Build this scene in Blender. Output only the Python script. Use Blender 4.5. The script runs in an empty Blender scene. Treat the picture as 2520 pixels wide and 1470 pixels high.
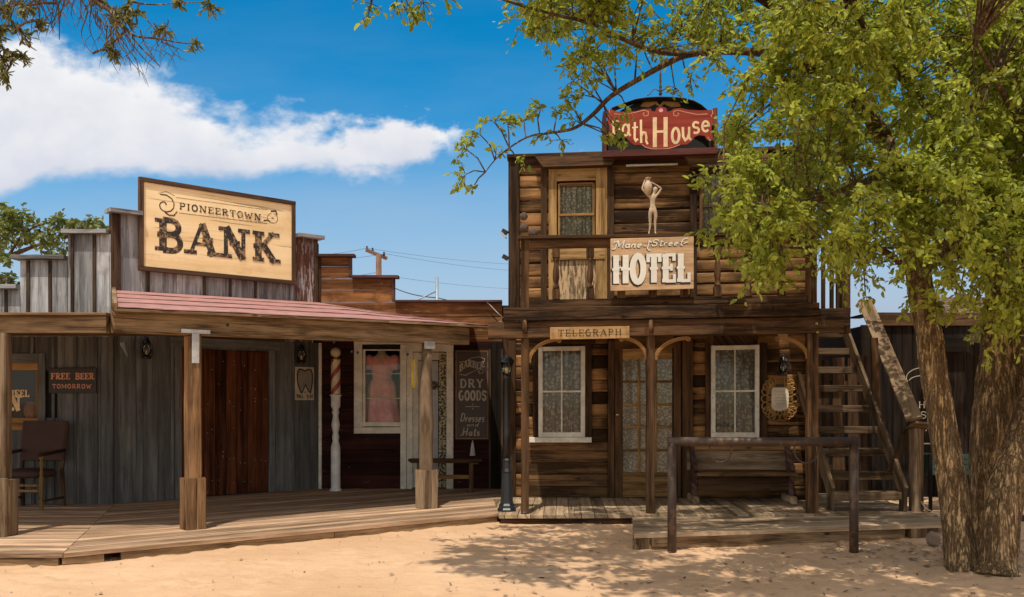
import bpy, math, random
import numpy as np
from mathutils import Vector, Matrix, noise as mnoise
random.seed(7); rng = np.random.default_rng(7)
SC = bpy.context.scene; COL = SC.collection
R = math.radians
# ------------------------------------------------------------------ camera, light, sky
H = 1.40            # eye height over the boardwalk level (z = 0)
F = 2300.0; CU, CV = 1260.0, 985.0   # focal length / principal point / horizon in a 2520 px wide picture
cd = bpy.data.cameras.new('camera'); cam = bpy.data.objects.new('camera', cd); COL.objects.link(cam)
cam.location = (0, 0, H); cam.rotation_euler = (R(90), 0, 0)
cd.sensor_width = 36; cd.lens = 36 * F / 2520; cd.shift_y = (CV - 735) / 2520
cd.clip_start = .05; cd.clip_end = 4000; SC.camera = cam
SUN_EL = R(67); SX, SY = -.24, -.97
SUN = Vector((SX * math.cos(SUN_EL), SY * math.cos(SUN_EL), math.sin(SUN_EL))).normalized()
sl = bpy.data.lights.new('sun', 'SUN'); sl.energy = 3.7; sl.angle = R(.55); sl.color = (1, .93, .80)
so = bpy.data.objects.new('sun', sl); COL.objects.link(so); so.location = (-20, -20, 40)
so.rotation_euler = (-SUN).to_track_quat('-Z', 'Y').to_euler()
SC.view_settings.view_transform = 'Standard'; SC.view_settings.look = 'None'
SC.view_settings.exposure = 0.07; SC.view_settings.gamma = 1.0
SC.cycles.max_bounces = 6; SC.cycles.transparent_max_bounces = 12
SC.cycles.use_denoising = True
W = bpy.data.worlds.new('World'); SC.world = W; W.use_nodes = True
def build_world():
    nt = W.node_tree; nt.nodes.clear(); N = nt.nodes.new; L = nt.links.new
    out = N('ShaderNodeOutputWorld'); bg = N('ShaderNodeBackground'); L(bg.outputs[0], out.inputs[0])
    bg.inputs[1].default_value = .15
    sky = N('ShaderNodeTexSky'); sky.sky_type = 'NISHITA'; sky.sun_disc = False
    sky.sun_elevation = SUN_EL; sky.sun_rotation = math.atan2(SX, SY)
    sky.altitude = 1200; sky.air_density = 1.0; sky.dust_density = .35; sky.ozone_density = 1.6
    hs = N('ShaderNodeHueSaturation'); hs.inputs['Hue'].default_value = .487
    hs.inputs['Saturation'].default_value = 1.50; hs.inputs['Value'].default_value = .95
    L(sky.outputs[0], hs.inputs['Color'])
    tc = N('ShaderNodeTexCoord'); sep = N('ShaderNodeSeparateXYZ'); L(tc.outputs['Generated'], sep.inputs[0])
    def m(op, a, b=None, c=None, clamp=False):
        n = N('ShaderNodeMath'); n.operation = op; n.use_clamp = clamp
        for i, x in enumerate((a, b, c)):
            if x is None: continue
            if isinstance(x, (int, float)): n.inputs[i].default_value = x
            else: L(x, n.inputs[i])
        return n.outputs[0]
    yy = m('MAXIMUM', sep.outputs[1], .02)
    a = m('DIVIDE', sep.outputs[0], yy); b = m('DIVIDE', sep.outputs[2], yy)
    cmb = N('ShaderNodeCombineXYZ'); L(a, cmb.inputs[0]); L(b, cmb.inputs[1])
    def nz(sx, sy, sc, det, off):
        mp = N('ShaderNodeMapping'); mp.inputs['Scale'].default_value = (sx, sy, 1); mp.inputs['Location'].default_value = (off, off * .7, 0)
        L(cmb.outputs[0], mp.inputs[0]); t = N('ShaderNodeTexNoise'); t.inputs['Scale'].default_value = sc
        t.inputs['Detail'].default_value = det; t.inputs['Roughness'].default_value = .55; L(mp.outputs[0], t.inputs['Vector'])
        return t.outputs['Fac']
    n1 = nz(1, 1.3, 9, 6, 3.1); n2 = nz(1, 1.6, 34, 5, 8.2); n3 = nz(.6, 2.2, 5, 5, 1.7); n4 = nz(1, 1.2, 14, 6, 21.)
    A0, A1, B1 = -.80, .02, .50
    def curve(pts):
        fc = N('ShaderNodeFloatCurve'); cu = fc.mapping.curves[0]
        P = [(((u - CU) / F - A0) / (A1 - A0), ((CV - v) / F) / B1) for u, v in pts]
        while len(cu.points) < len(P): cu.points.new(.5, .5)
        for p, (x, y) in zip(cu.points, P): p.location = (min(max(x, 0), 1), min(max(y, 0), 1)); p.handle_type = 'AUTO'
        fc.mapping.update()
        L(m('DIVIDE', m('SUBTRACT', a, A0), A1 - A0, clamp=True), fc.inputs['Value'])
        return m('MULTIPLY', fc.outputs[0], B1)
    top = curve([(-560, 30), (-200, 20), (0, 82), (90, 72), (160, 125), (250, 150), (370, 188), (480, 240), (580, 268), (680, 258), (760, 278),
                 (840, 302), (900, 280), (990, 264), (1045, 285), (1085, 345), (1130, 392), (1300, 440)])
    bot = curve([(-560, 560), (-200, 515), (0, 482), (80, 452), (110, 440), (280, 442), (450, 430), (600, 436), (760, 428), (870, 437), (960, 424),
                 (1040, 412), (1130, 392), (1300, 440)])
    d1 = m('SUBTRACT', n1, .5); d2 = m('SUBTRACT', n2, .5)
    pert = m('ADD', m('MULTIPLY', d1, .105), m('MULTIPLY', d2, .060))
    pert = m('MULTIPLY', pert, m('MULTIPLY_ADD', m('MULTIPLY', m('ADD', a, .26), 5.0, clamp=True), 1.1, 1.0))
    tt = m('MULTIPLY_ADD', m('SUBTRACT', m('ADD', top, pert), b), 24.0, .25, clamp=True)
    bb = m('MULTIPLY_ADD', m('SUBTRACT', b, m('ADD', bot, m('MULTIPLY', pert, .35))), 48.0, .30, clamp=True)
    mask = m('MULTIPLY', tt, bb)
    sm = m('MULTIPLY', m('MULTIPLY', mask, mask), m('SUBTRACT', 3.0, m('MULTIPLY', mask, 2.0)))
    front = m('MULTIPLY', m('SUBTRACT', sep.outputs[1], .03), 30., clamp=True)
    sm = m('MULTIPLY', sm, front)
    # faint veil, whiter toward the horizon
    veil = m('MULTIPLY', m('MULTIPLY', m('SUBTRACT', n3, .42, clamp=True), 1.3, clamp=True), m('SUBTRACT', 1.0, m('MULTIPLY', b, 1.9), clamp=True))
    low = m('MULTIPLY', m('SUBTRACT', .30, b, clamp=True), 4.2, clamp=True)
    veil = m('MULTIPLY', m('ADD', m('MULTIPLY', veil, .8), low, clamp=True), front)
    mx1 = N('ShaderNodeMixRGB'); L(veil, mx1.inputs[0]); L(hs.outputs[0], mx1.inputs[1]); mx1.inputs[2].default_value = (2.7, 3.35, 4.2, 1)
    # cloud body: bright top, slightly grey lilac base
    hgt = m('DIVIDE', m('SUBTRACT', b, bot), m('MAXIMUM', m('SUBTRACT', top, bot), .01), clamp=True)
    shade = m('ADD', m('MULTIPLY', hgt, .75), m('MULTIPLY_ADD', n4, 1.3, -.35), clamp=True)
    cr = N('ShaderNodeMixRGB'); L(shade, cr.inputs[0]); cr.inputs[1].default_value = (3.9, 4.1, 4.8, 1); cr.inputs[2].default_value = (5.9, 5.85, 5.9, 1)
    mx2 = N('ShaderNodeMixRGB'); L(m('MULTIPLY', sm, .97), mx2.inputs[0]); L(mx1.outputs[0], mx2.inputs[1]); L(cr.outputs[0], mx2.inputs[2])
    # the rest of the sky: unseen warm clouds added overhead and behind as fill light
    mp = N('ShaderNodeMapping'); mp.inputs['Scale'].default_value = (1, 1, 1.6); L(tc.outputs['Generated'], mp.inputs[0])
    t5 = N('ShaderNodeTexNoise'); t5.inputs['Scale'].default_value = 2.6; t5.inputs['Detail'].default_value = 7; L(mp.outputs[0], t5.inputs['Vector'])
    away = m('MULTIPLY_ADD', m('SUBTRACT', .46, sep.outputs[1]), 4.5, 0.0, clamp=True)
    cm = m('MULTIPLY', m('MULTIPLY_ADD', m('SUBTRACT', t5.outputs['Fac'], .40), 7.0, 0.0, clamp=True), away)
    mx3 = N('ShaderNodeMixRGB'); L(m('MULTIPLY', cm, .95), mx3.inputs[0]); L(mx2.outputs[0], mx3.inputs[1]); mx3.inputs[2].default_value = (8.4, 7.5, 6.4, 1)
    L(mx3.outputs[0], bg.inputs[0])
build_world()
# ------------------------------------------------------------------ frames and measuring
class Frame:
    """A facade's own axes: x along the wall, -y out towards the street, z up. sag = how much the old timber climbs per metre of x."""
    def __init__(s, x, y, deg, sag=0.0):
        s.o = Vector((x, y, 0)); s.ang = R(deg); s.sag = sag
        s.d = Vector((math.cos(s.ang), math.sin(s.ang), 0)); s.n = Vector((math.sin(s.ang), -math.cos(s.ang), 0))
    def ramp(s, z): return min(max((z - .6) / 1.5, 0), 1)
    def px(s, u, v, y=0.0):
        a = (u - CU) / F; b = (CV - v) / F
        t = (-y + s.o.dot(s.n)) / (a * s.n.x + s.n.y)
        x = (Vector((a * t, t, 0)) - s.o).dot(s.d); z = H + b * t
        return x, z - s.sag * x * s.ramp(z)
    def X(s, u, y=0.0): return s.px(u, CV, y)[0]
    def Z(s, v, u, y=0.0): return s.px(u, v, y)[1]
    def w(s, x, y, z): return s.o + s.d * x - s.n * y + Vector((0, 0, z))
    def loc(s, p):
        r = Vector(p) - s.o; return (r.dot(s.d), -r.dot(s.n), p[2])
def D(u, v, y): return Vector(((u - CU) / F * y, y, H + (CV - v) / F * y))
def G(u, v, z=0.0):
    t = (H - z) * F / (v - CV); return Vector(((u - CU) / F * t, t, z))
WF = Frame(0, 0, 0)
c0 = G(280, 1240); c1 = G(787, 1203)
SAL = Frame(c0.x, c0.y, 0)
BNK = Frame(c0.x, c0.y, math.degrees(math.atan2(c1.y - c0.y, c1.x - c0.x)))
BAR = Frame(c1.x, c1.y, 0)
HOT = Frame(.012, 13.5, -3, .0155)
p1 = G(1292, 1265)
POR = Frame(p1.x, p1.y, 1.2, .0185)
# ------------------------------------------------------------------ mesh builder
BASE = {}; FR = {}
def T(name, label, cat, fr, base, group=None):
    e = bpy.data.objects.new(name, None); COL.objects.link(e); e.empty_display_size = .2
    e.location = fr.w(*base); e.rotation_euler = (0, 0, fr.ang)
    e['label'] = label; e['category'] = cat
    if group: e['group'] = group
    BASE[e.name] = Vector(base); FR[e.name] = fr
    return e
class MB:
    def __init__(s, fr=WF): s.fr = fr; s.v = []; s.f = []; s.wc = []; s.rn = []; s.sm = []; s.st = []
    def add(s, vs, fs, wc=None, rn=None, smooth=False):
        o = len(s.v); s.st.append((o, len(s.f))); s.v += [tuple(p) for p in vs]; s.f += [tuple(i + o for i in f) for f in fs]
        s.sm += [smooth] * len(fs)
        if rn is None: rn = random.random()
        s.rn += [rn] * len(vs); s.wc += wc if wc else [(p[0] + rn * 31, p[1] + p[2] * .37, rn * 17 + p[2]) for p in vs]
        return s
    def bar(s, p0, p1, w, t, up=(0, 0, 1), ch=.004, seg=1, wob=0.0, rn=None, jit=.0015, taper=1.0):
        """board or beam from p0 to p1: t along 'up', w across"""
        p0 = Vector(p0); p1 = Vector(p1); ax = (p1 - p0); Ln = ax.length
        if Ln < 1e-6: return s
        ax = ax / Ln; up = Vector(up); up = (up - ax * up.dot(ax))
        if up.length < 1e-4: up = Vector((1, 0, 0)) if abs(ax.x) < .9 else Vector((0, 1, 0)); up = up - ax * up.dot(ax)
        up.normalize(); sd = ax.cross(up); ch = min(ch, w * .3, t * .3)
        hw, ht = w / 2, t / 2
        prof = [(-hw + ch, -ht), (hw - ch, -ht), (hw, -ht + ch), (hw, ht - ch), (hw - ch, ht), (-hw + ch, ht), (-hw, ht - ch), (-hw, -ht + ch)]
        if rn is None: rn = random.random()
        vs = []; wc = []
        for i in range(seg + 1):
            k = i / seg; c = p0 + ax * Ln * k
            if 0 < i < seg and wob: c = c + sd * random.uniform(-wob, wob) + up * random.uniform(-wob, wob)
            sc = 1 + (taper - 1) * k
            ja, jb = random.uniform(-jit, jit), random.uniform(-jit, jit)
            for a, b in prof:
                vs.append(c + sd * (a * sc + ja) + up * (b * sc + jb)); wc.append((Ln * k + rn * 57, a + b * .8, rn * 23))
        fs = []
        for i in range(seg):
            for j in range(8):
                a = i * 8 + j; b = i * 8 + (j + 1) % 8; fs.append((a, b, b + 8, a + 8))
        fs.append(tuple(range(7, -1, -1))); fs.append(tuple(seg * 8 + j for j in range(8)))
        return s.add(vs, fs, wc, rn)
    def bx(s, x0, x1, y0, y1, z0, z1, ax=None, **k):
        if x1 < x0: x0, x1 = x1, x0
        if y1 < y0: y0, y1 = y1, y0
        if z1 < z0: z0, z1 = z1, z0
        d = (x1 - x0, y1 - y0, z1 - z0)
        if ax is None: ax = 'xyz'[d.index(max(d))]
        xm, ym, zm = (x0 + x1) / 2, (y0 + y1) / 2, (z0 + z1) / 2
        if ax == 'x': return s.bar((x0, ym, zm), (x1, ym, zm), d[1], d[2], (0, 0, 1), **k)
        if ax == 'y': return s.bar((xm, y0, zm), (xm, y1, zm), d[0], d[2], (0, 0, 1), **k)
        return s.bar((xm, ym, z0), (xm, ym, z1), d[0], d[1], (0, 1, 0), **k)
    def tube(s, pts, rad, n=8, cap=True, rn=None, smooth=True, twist=0):
        pts = [Vector(p) for p in pts]; m = len(pts)
        if isinstance(rad, (int, float)): rad = [rad] * m
        if rn is None: rn = random.random()
        vs = []; wc = []; fs = []; ln = 0; ref = None
        for i, p in enumerate(pts):
            t = (pts[min(i + 1, m - 1)] - pts[max(i - 1, 0)])
            t = t.normalized() if t.length > 1e-9 else Vector((0, 0, 1))
            if ref is None: ref = t.orthogonal().normalized()
            ref = (ref - t * ref.dot(t)).normalized(); bn = t.cross(ref)
            if i: ln += (p - pts[i - 1]).length
            for j in range(n):
                an = 2 * math.pi * j / n
                vs.append(p + (ref * math.cos(an) + bn * math.sin(an)) * rad[i]); wc.append((ln + rn * 9, math.sin(an / 2) * 2 * rad[i] * 2, rn * 11))
        for i in range(m - 1):
            for j in range(n):
                a = i * n + j; b = i * n + (j + 1) % n; fs.append((a, b, b + n, a + n))
        if cap: fs.append(tuple(range(n - 1, -1, -1))); fs.append(tuple((m - 1) * n + j for j in range(n)))
        return s.add(vs, fs, wc, rn, smooth)
    def lathe(s, prof, c=(0, 0, 0), n=16, sx=1, sy=1, rn=None, smooth=True, square=False):
        c = Vector(c); vs = []; fs = []; wc = []
        if rn is None: rn = random.random()
        for r, z in prof:
            for j in range(n):
                an = 2 * math.pi * (j + .5) / n; vs.append(c + Vector((math.cos(an) * r * sx, math.sin(an) * r * sy, z)))
                wc.append((z + rn * 7, an * .1, rn * 9))
        for i in range(len(prof) - 1):
            for j in range(n):
                a = i * n + j; b = i * n + (j + 1) % n; fs.append((a, b, b + n, a + n))
        fs.append(tuple(range(n - 1, -1, -1))); fs.append(tuple((len(prof) - 1) * n + j for j in range(n)))
        return s.add(vs, fs, wc, rn, smooth)
    def prism(s, poly, y0, y1, rn=None):
        """outline in (x, z) extruded from y0 to y1"""
        n = len(poly); vs = [(x, y0, z) for x, z in poly] + [(x, y1, z) for x, z in poly]
        ar = sum(poly[i][0] * poly[(i + 1) % n][1] - poly[(i + 1) % n][0] * poly[i][1] for i in range(n))
        A = tuple(range(n)); B = tuple(range(2 * n - 1, n - 1, -1))
        fs = [A, B] + [(i + n, (i + 1) % n + n, (i + 1) % n, i) for i in range(n)]
        if ar < 0: fs = [tuple(reversed(f)) for f in fs]
        if rn is None: rn = random.random()
        return s.add(vs, fs, [(p[0] + rn * 31, p[2] + p[1], rn * 17) for p in vs], rn)
    def slab(s, poly, z0, z1, rn=None):
        n = len(poly); vs = [(x, y, z0) for x, y in poly] + [(x, y, z1) for x, y in poly]
        fs = [tuple(range(n - 1, -1, -1)), tuple(range(n, 2 * n))] + [(i, (i + 1) % n, (i + 1) % n + n, i + n) for i in range(n)]
        return s.add(vs, fs, None, rn)
    def build(s, name, mat, parent=None, base=None, label=None, cat=None, group=None, kind=None):
        me = bpy.data.meshes.new(name); fr = s.fr
        if parent is not None:
            q = parent
            while q.name not in BASE: q = q.parent
            b = BASE[q.name]
        else: b = Vector(base if base else (0, 0, 0))
        vs = s.v
        if fr.sag: vs = [(x, y, z + fr.sag * x * fr.ramp(z)) for x, y, z in vs]
        me.from_pydata([(x - b.x, y - b.y, z - b.z) for x, y, z in vs], [], s.f)
        me.polygons.foreach_set('use_smooth', s.sm)
        a = me.attributes.new('wc', 'FLOAT_VECTOR', 'POINT'); a.data.foreach_set('vector', np.array(s.wc, dtype=np.float32).ravel())
        a = me.attributes.new('rnd', 'FLOAT', 'POINT'); a.data.foreach_set('value', np.array(s.rn, dtype=np.float32))
        me.materials.append(mat); o = bpy.data.objects.new(name, me); COL.objects.link(o)
        if parent is not None: o.parent = parent
        else:
            o.location = fr.w(*b); o.rotation_euler = (0, 0, fr.ang); BASE[o.name] = b
        if label: o['label'] = label
        if cat: o['category'] = cat
        if group: o['group'] = group
        if kind: o['kind'] = kind
        return o
def split(mb, name, mat, parent, **k):
    """every piece added to mb becomes a part of its own"""
    st = mb.st + [(len(mb.v), len(mb.f))]; out = []
    for (v0, f0), (v1, f1) in zip(st, st[1:]):
        q = MB(mb.fr); q.v = mb.v[v0:v1]; q.wc = mb.wc[v0:v1]; q.rn = mb.rn[v0:v1]; q.f = [tuple(i - v0 for i in f) for f in mb.f[f0:f1]]; q.sm = mb.sm[f0:f1]; out.append(q.build(name, mat, parent, **k))
    return out
def backing(mb, x0, x1, z0, z1, y0, y1, holes=()):
    """closed sheathing behind the boards, with openings"""
    xs = sorted({x0, x1, *[h for a in holes for h in a[:2] if x0 < h < x1]})
    for a, b in zip(xs, xs[1:]):
        m = (a + b) / 2; zs = [z0]; spans = [(z0, z1)]
        for h in holes:
            if h[0] < m < h[1]: spans = [q for p in spans for q in ((p[0], min(p[1], h[2])), (max(p[0], h[3]), p[1])) if q[1] - q[0] > .001]
        for c, d in spans:
            P = [(x, y, z) for z in (c, d) for y in (y0, y1) for x in (a, b)]
            mb.add(P, [(0, 1, 5, 4), (2, 6, 7, 3), (0, 4, 6, 2), (1, 3, 7, 5), (4, 5, 7, 6), (0, 2, 3, 1)])
def planks_h(mb, x0, x1, z0, z1, pitch, y0, y1, holes=(), log=False, top=None):
    """horizontal boards, cut round openings"""
    z = z0
    while z < z1 - .01:
        zb = min(z + pitch * random.uniform(.93, 1.07), z1)
        if z1 - zb < pitch * .35: zb = z1
        spans = [(x0, x1 if top is None else top(zb))]
        for a, b, c, d in holes:
            if c < zb - .01 and d > z + .01:
                ns = []
                for p, q in spans:
                    if b <= p or a >= q: ns.append((p, q))
                    else:
                        if a > p: ns.append((p, a))
                        if b < q: ns.append((b, q))
                spans = ns
        for p, q in spans:
            if q - p < .02: continue
            if log: logbar(mb, p, q, z, zb, y0, y1)
            else: mb.bx(p, q, y0 + random.uniform(-.004, .003), y1, z + .0025, zb - .0025, ax='x', seg=max(1, int((q - p) / .6)), wob=.0015)
        z = zb
def logbar(mb, x0, x1, z0, z1, y0, y1):
    n = 9; rn = random.random(); h = z1 - z0; vs = []; wc = []; fs = []; seg = max(1, int((x1 - x0) / .35))
    for i in range(seg + 1):
        k = i / seg; dz = random.uniform(-.004, .004); dy = random.uniform(-.004, .004)
        for j in range(n):
            t = j / (n - 1); an = math.pi * t
            yy = y1 + (y0 - y1) * ((.62 + .38 * math.sin(an) ** .6) if 0 < t < 1 else .50) + (dy if 0 < j < n - 1 else 0)
            vs.append((x0 + (x1 - x0) * k, yy, z0 + .002 + (h - .004) * (1 - math.cos(an)) / 2 + (dz if 0 < j < n - 1 else 0)))
            wc.append(((x1 - x0) * k + rn * 57, t * h, rn * 23))
    for i in range(seg):
        for j in range(n - 1):
            a = i * n + j; fs.append((a, a + n, a + n + 1, a + 1))
    fs.append(tuple(range(n))); fs.append(tuple(seg * n + j for j in range(n - 1, -1, -1)))
    mb.add(vs, fs, wc, rn, True)
def planks_v(mb, x0, x1, z0, topf, pitch, y0, y1, holes=(), bat=None):
    x = x0
    while x < x1 - .01:
        xb = min(x + pitch, x1)
        if x1 - xb < pitch * .3: xb = x1
        zt = topf((x + xb) / 2) if callable(topf) else topf
        spans = [(z0, zt)]
        for a, b, c, d in holes:
            if a < xb - .01 and b > x + .01:
                ns = []
                for p, q in spans:
                    if d <= p or c >= q: ns.append((p, q))
                    else:
                        if c > p: ns.append((p, c))
                        if d < q: ns.append((d, q))
                spans = ns
        for p, q in spans:
            if q - p > .02: mb.bx(x + .002, xb - .002, y0 + random.uniform(-.003, .003), y1, p, q, ax='z')
        x = xb
# ------------------------------------------------------------------ materials
def newmat(name):
    m = bpy.data.materials.new(name); m.use_nodes = True; nt = m.node_tree; nt.nodes.clear()
    out = nt.nodes.new('ShaderNodeOutputMaterial'); b = nt.nodes.new('ShaderNodeBsdfPrincipled'); nt.links.new(b.outputs[0], out.inputs[0])
    return m, nt, b, out
def c4(c): return (c[0], c[1], c[2], 1)
class NT:
    def __init__(s, nt): s.nt = nt
    def n(s, t, **k):
        x = s.nt.nodes.new(t)
        for a, b in k.items(): setattr(x, a, b)
        return x
    def l(s, a, b): s.nt.links.new(a, b)
    def m(s, op, a, b=None, c=None, clamp=False):
        x = s.n('ShaderNodeMath', operation=op); x.use_clamp = clamp
        for i, q in enumerate((a, b, c)):
            if q is None: continue
            if isinstance(q, (int, float)): x.inputs[i].default_value = q
            else: s.l(q, x.inputs[i])
        return x.outputs[0]
    def mix(s, f, a, b, bt='MIX'):
        x = s.n('ShaderNodeMixRGB', blend_type=bt)
        for i, q in enumerate((f, a, b)):
            if isinstance(q, (int, float)): x.inputs[i].default_value = q
            elif isinstance(q, tuple): x.inputs[i].default_value = c4(q)
            else: s.l(q, x.inputs[i])
        return x.outputs[0]
    def attr(s, name, o='Vector'): x = s.n('ShaderNodeAttribute'); x.attribute_name = name; return x.outputs[o]
    def map(s, v, sc, lo=(0, 0, 0)):
        x = s.n('ShaderNodeMapping'); x.inputs['Scale'].default_value = sc; x.inputs['Location'].default_value = lo; s.l(v, x.inputs[0]); return x.outputs[0]
    def noise(s, v, sc, det=5, ro=.55, dist=0):
        x = s.n('ShaderNodeTexNoise'); x.inputs['Scale'].default_value = sc; x.inputs['Detail'].default_value = det
        x.inputs['Roughness'].default_value = ro; x.inputs['Distortion'].default_value = dist; s.l(v, x.inputs['Vector']); return x.outputs['Fac']
    def vor(s, v, sc, f='F1', o='Distance'):
        x = s.n('ShaderNodeTexVoronoi'); x.feature = f; x.inputs['Scale'].default_value = sc; s.l(v, x.inputs['Vector']); return x.outputs[o]
    def step(s, x, a, b): # smooth ramp
        y = s.n('ShaderNodeMapRange', interpolation_type='SMOOTHSTEP'); s.l(x, y.inputs[0]); y.inputs[1].default_value = a; y.inputs[2].default_value = b; return y.outputs[0]
    def bump(s, h, st, dist, b):
        x = s.n('ShaderNodeBump'); x.inputs['Strength'].default_value = st; x.inputs['Distance'].default_value = dist; s.l(h, x.inputs['Height']); s.l(x.outputs[0], b.inputs['Normal'])
    def obj(s): return s.n('ShaderNodeTexCoord').outputs['Object']
def wood(name, dark, light, rough=.8, var=.5, knots=.8, fine=1.0, stain=None, stain_amt=.5, peel=None, peel_amt=.5, bump=.5, gs=1.0, streak=.6, mid=.5):
    m, nt, b, out = newmat(name); k = NT(nt); wc = k.attr('wc'); rnd = k.attr('rnd', 'Fac')
    warp = k.noise(k.map(wc, (1.1 * gs, 3 * gs, 1)), 1.0, 3)
    cmb = k.n('ShaderNodeVectorMath', operation='MULTIPLY_ADD'); k.l(wc, cmb.inputs[0]); cmb.inputs[1].default_value = (1, 1, 1)
    v3 = k.n('ShaderNodeCombineXYZ'); k.l(k.m('MULTIPLY', k.m('SUBTRACT', warp, .5), .05 / gs), v3.inputs[1]); k.l(v3.outputs[0], cmb.inputs[2])
    wv = cmb.outputs[0]
    g1 = k.noise(k.map(wv, (4.5 * gs, 90 * gs, 1)), 1.0, 6, .6)
    g2 = k.noise(k.map(wv, (.9 * gs, 15 * gs, 1), (3, 5, 7)), 1.0, 4, .5)
    g3 = k.noise(k.map(wc, (1.6, 3.2, 1), (9, 1, 2)), 1.0, 4, .6)
    f = k.m('ADD', k.m('MULTIPLY', g1, .45 * fine), k.m('ADD', k.m('MULTIPLY', g2, .75), k.m('MULTIPLY', g3, .35)))
    f = k.step(f, .56 + .2 * (fine - 1), 1.00 + .2 * (fine - 1))
    f = k.m('ADD', f, k.m('MULTIPLY', k.m('SUBTRACT', rnd, mid), var), clamp=True)
    col = k.mix(f, dark, light)
    val = k.m('ADD', .72, k.m('MULTIPLY', k.m('FRACT', k.m('MULTIPLY', rnd, 7.31)), .56))
    vv = k.n('ShaderNodeCombineXYZ')
    for i in range(3): k.l(val, vv.inputs[i])
    col = k.mix(1.0, col, vv.outputs[0], 'MULTIPLY')
    sk = k.step(k.noise(k.map(wv, (1.1 * gs, 13 * gs, 1), (8, 3, 5)), 1.0, 6, .7), .55, .69)
    col = k.mix(k.m('MULTIPLY', sk, streak), col, tuple(x * .55 for x in dark))
    if stain:
        st = k.step(k.noise(k.map(wc, (1.3, 2.0, 1), (4, 4, 4)), 1.6, 6, .65), .5, .68)
        col = k.mix(k.m('MULTIPLY', st, stain_amt), col, stain)
    if peel:
        pl = k.step(k.m('ADD', k.noise(k.map(wv, (4, 34, 1), (2, 8, 1)), 1.0, 6, .7), k.m('MULTIPLY', g3, .35)), .80 - .25 * peel_amt, .86 - .25 * peel_amt)
        col = k.mix(pl, col, peel)
    if knots:
        kn = k.vor(k.map(wc, (1.9, 7.5, 1), (1, 1, 0)), 1.0)
        kk = k.step(kn, .13, .03); col = k.mix(k.m('MULTIPLY', kk, knots), col, tuple(x * .25 for x in dark))
    crack = k.step(k.noise(k.map(wv, (.8, 46, 1), (6, 2, 9)), 1.0, 3, .5), .38, .31)
    col = k.mix(k.m('MULTIPLY', crack, .7), col, tuple(x * .3 for x in dark))
    k.l(col, b.inputs['Base Color']); b.inputs['Roughness'].default_value = rough; b.inputs['Specular IOR Level'].default_value = .12
    k.bump(k.m('SUBTRACT', k.m('ADD', g1, k.m('MULTIPLY', g2, .6)), crack), bump, .006, b)
    return m
def paint(name, col, rough=.55, wear=.0, wcol=(.2, .15, .1), ws=22, metal=0., bump=.1, sc=40, var=.25, coat=0):
    m, nt, b, out = newmat(name); k = NT(nt); o = k.obj()
    n1 = k.noise(o, 6, 5, .6); n2 = k.noise(o, sc, 4, .6)
    c = k.mix(k.step(n1, .3, .75), tuple(x * (1 - var) for x in col), tuple(min(1, x * (1 + var * .5)) for x in col))
    if wear:
        w = k.step(k.m('ADD', k.noise(o, ws, 6, .7), k.m('MULTIPLY', n1, .3)), .80 - .3 * wear, .85 - .3 * wear); c = k.mix(w, c, wcol)
    k.l(c, b.inputs['Base Color']); b.inputs['Roughness'].default_value = rough; b.inputs['Metallic'].default_value = metal
    if coat: b.inputs['Coat Weight'].default_value = coat
    k.bump(n2, bump, .004, b); return m
M = {}
M['grey_wood'] = wood('grey_wood', (.12, .115, .115), (.43, .42, .42), stain=(.10, .06, .045), stain_amt=.45, knots=.3, var=.35, streak=.4)
M['ply_wood'] = wood('ply_wood', (.20, .195, .20), (.50, .49, .50), gs=.55, knots=.2, var=.2, peel=(.13, .055, .03), peel_amt=.05, streak=.3)
M['peeling_ply'] = wood('peeling_ply', (.18, .17, .17), (.42, .40, .40), gs=.5, knots=.2, var=.2, peel=(.12, .05, .03), peel_amt=.75, stain=(.2, .08, .04))
M['blue_wall'] = wood('blue_wall', (.075, .076, .077), (.165, .165, .162), knots=.15, fine=.9, var=.25, stain=(.07, .06, .05), stain_amt=.4, bump=.3, streak=.35)
M['dark_batten'] = wood('dark_batten', (.035, .022, .014), (.12, .08, .055), knots=.3)
M['beam'] = wood('beam', (.070, .040, .020), (.34, .225, .125), stain=(.26, .165, .095), stain_amt=.3, knots=1.0, var=.3)
M['post'] = wood('post', (.066, .036, .018), (.29, .160, .078), knots=.9, var=.2)
M['post_grey'] = wood('post_grey', (.10, .062, .034), (.36, .255, .165), knots=.9, var=.2)
M['deck'] = wood('deck', (.21, .128, .075), (.60, .395, .255), knots=.3, var=.35, stain=(.26, .165, .095), stain_amt=.35, streak=.3)
M['deck_grey'] = wood('deck_grey', (.16, .105, .062), (.45, .32, .205), knots=.3, var=.4, streak=.35)
M['door_red'] = wood('door_red', (.028, .008, .004), (.17, .055, .022), knots=.1, fine=1.0, var=.4)
M['red_planks'] = wood('red_planks', (.020, .007, .006), (.055, .017, .014), knots=.1, peel=(.28, .16, .11), peel_amt=-.12, var=.3, bump=.3)
M['orange_planks'] = wood('orange_planks', (.075, .030, .012), (.28, .125, .045), stain=(.06, .025, .012), stain_amt=.6, peel=(.42, .30, .24), peel_amt=-.12, knots=.5)
M['maroon_trim'] = wood('maroon_trim', (.055, .03, .026), (.17, .09, .08), knots=.2)
M['log'] = wood('log', (.034, .017, .008), (.35, .18, .070), knots=.9, var=1.05, stain=(.036, .02, .011), stain_amt=.65, streak=.7, mid=.66)
M['hotel_plank'] = wood('hotel_plank', (.040, .021, .010), (.23, .122, .054), knots=.9, var=.6, stain=(.033, .019, .011), stain_amt=.5, mid=.62)
M['hotel_dark'] = wood('hotel_dark', (.020, .011, .006), (.105, .056, .028), knots=.6, var=.4)
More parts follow.
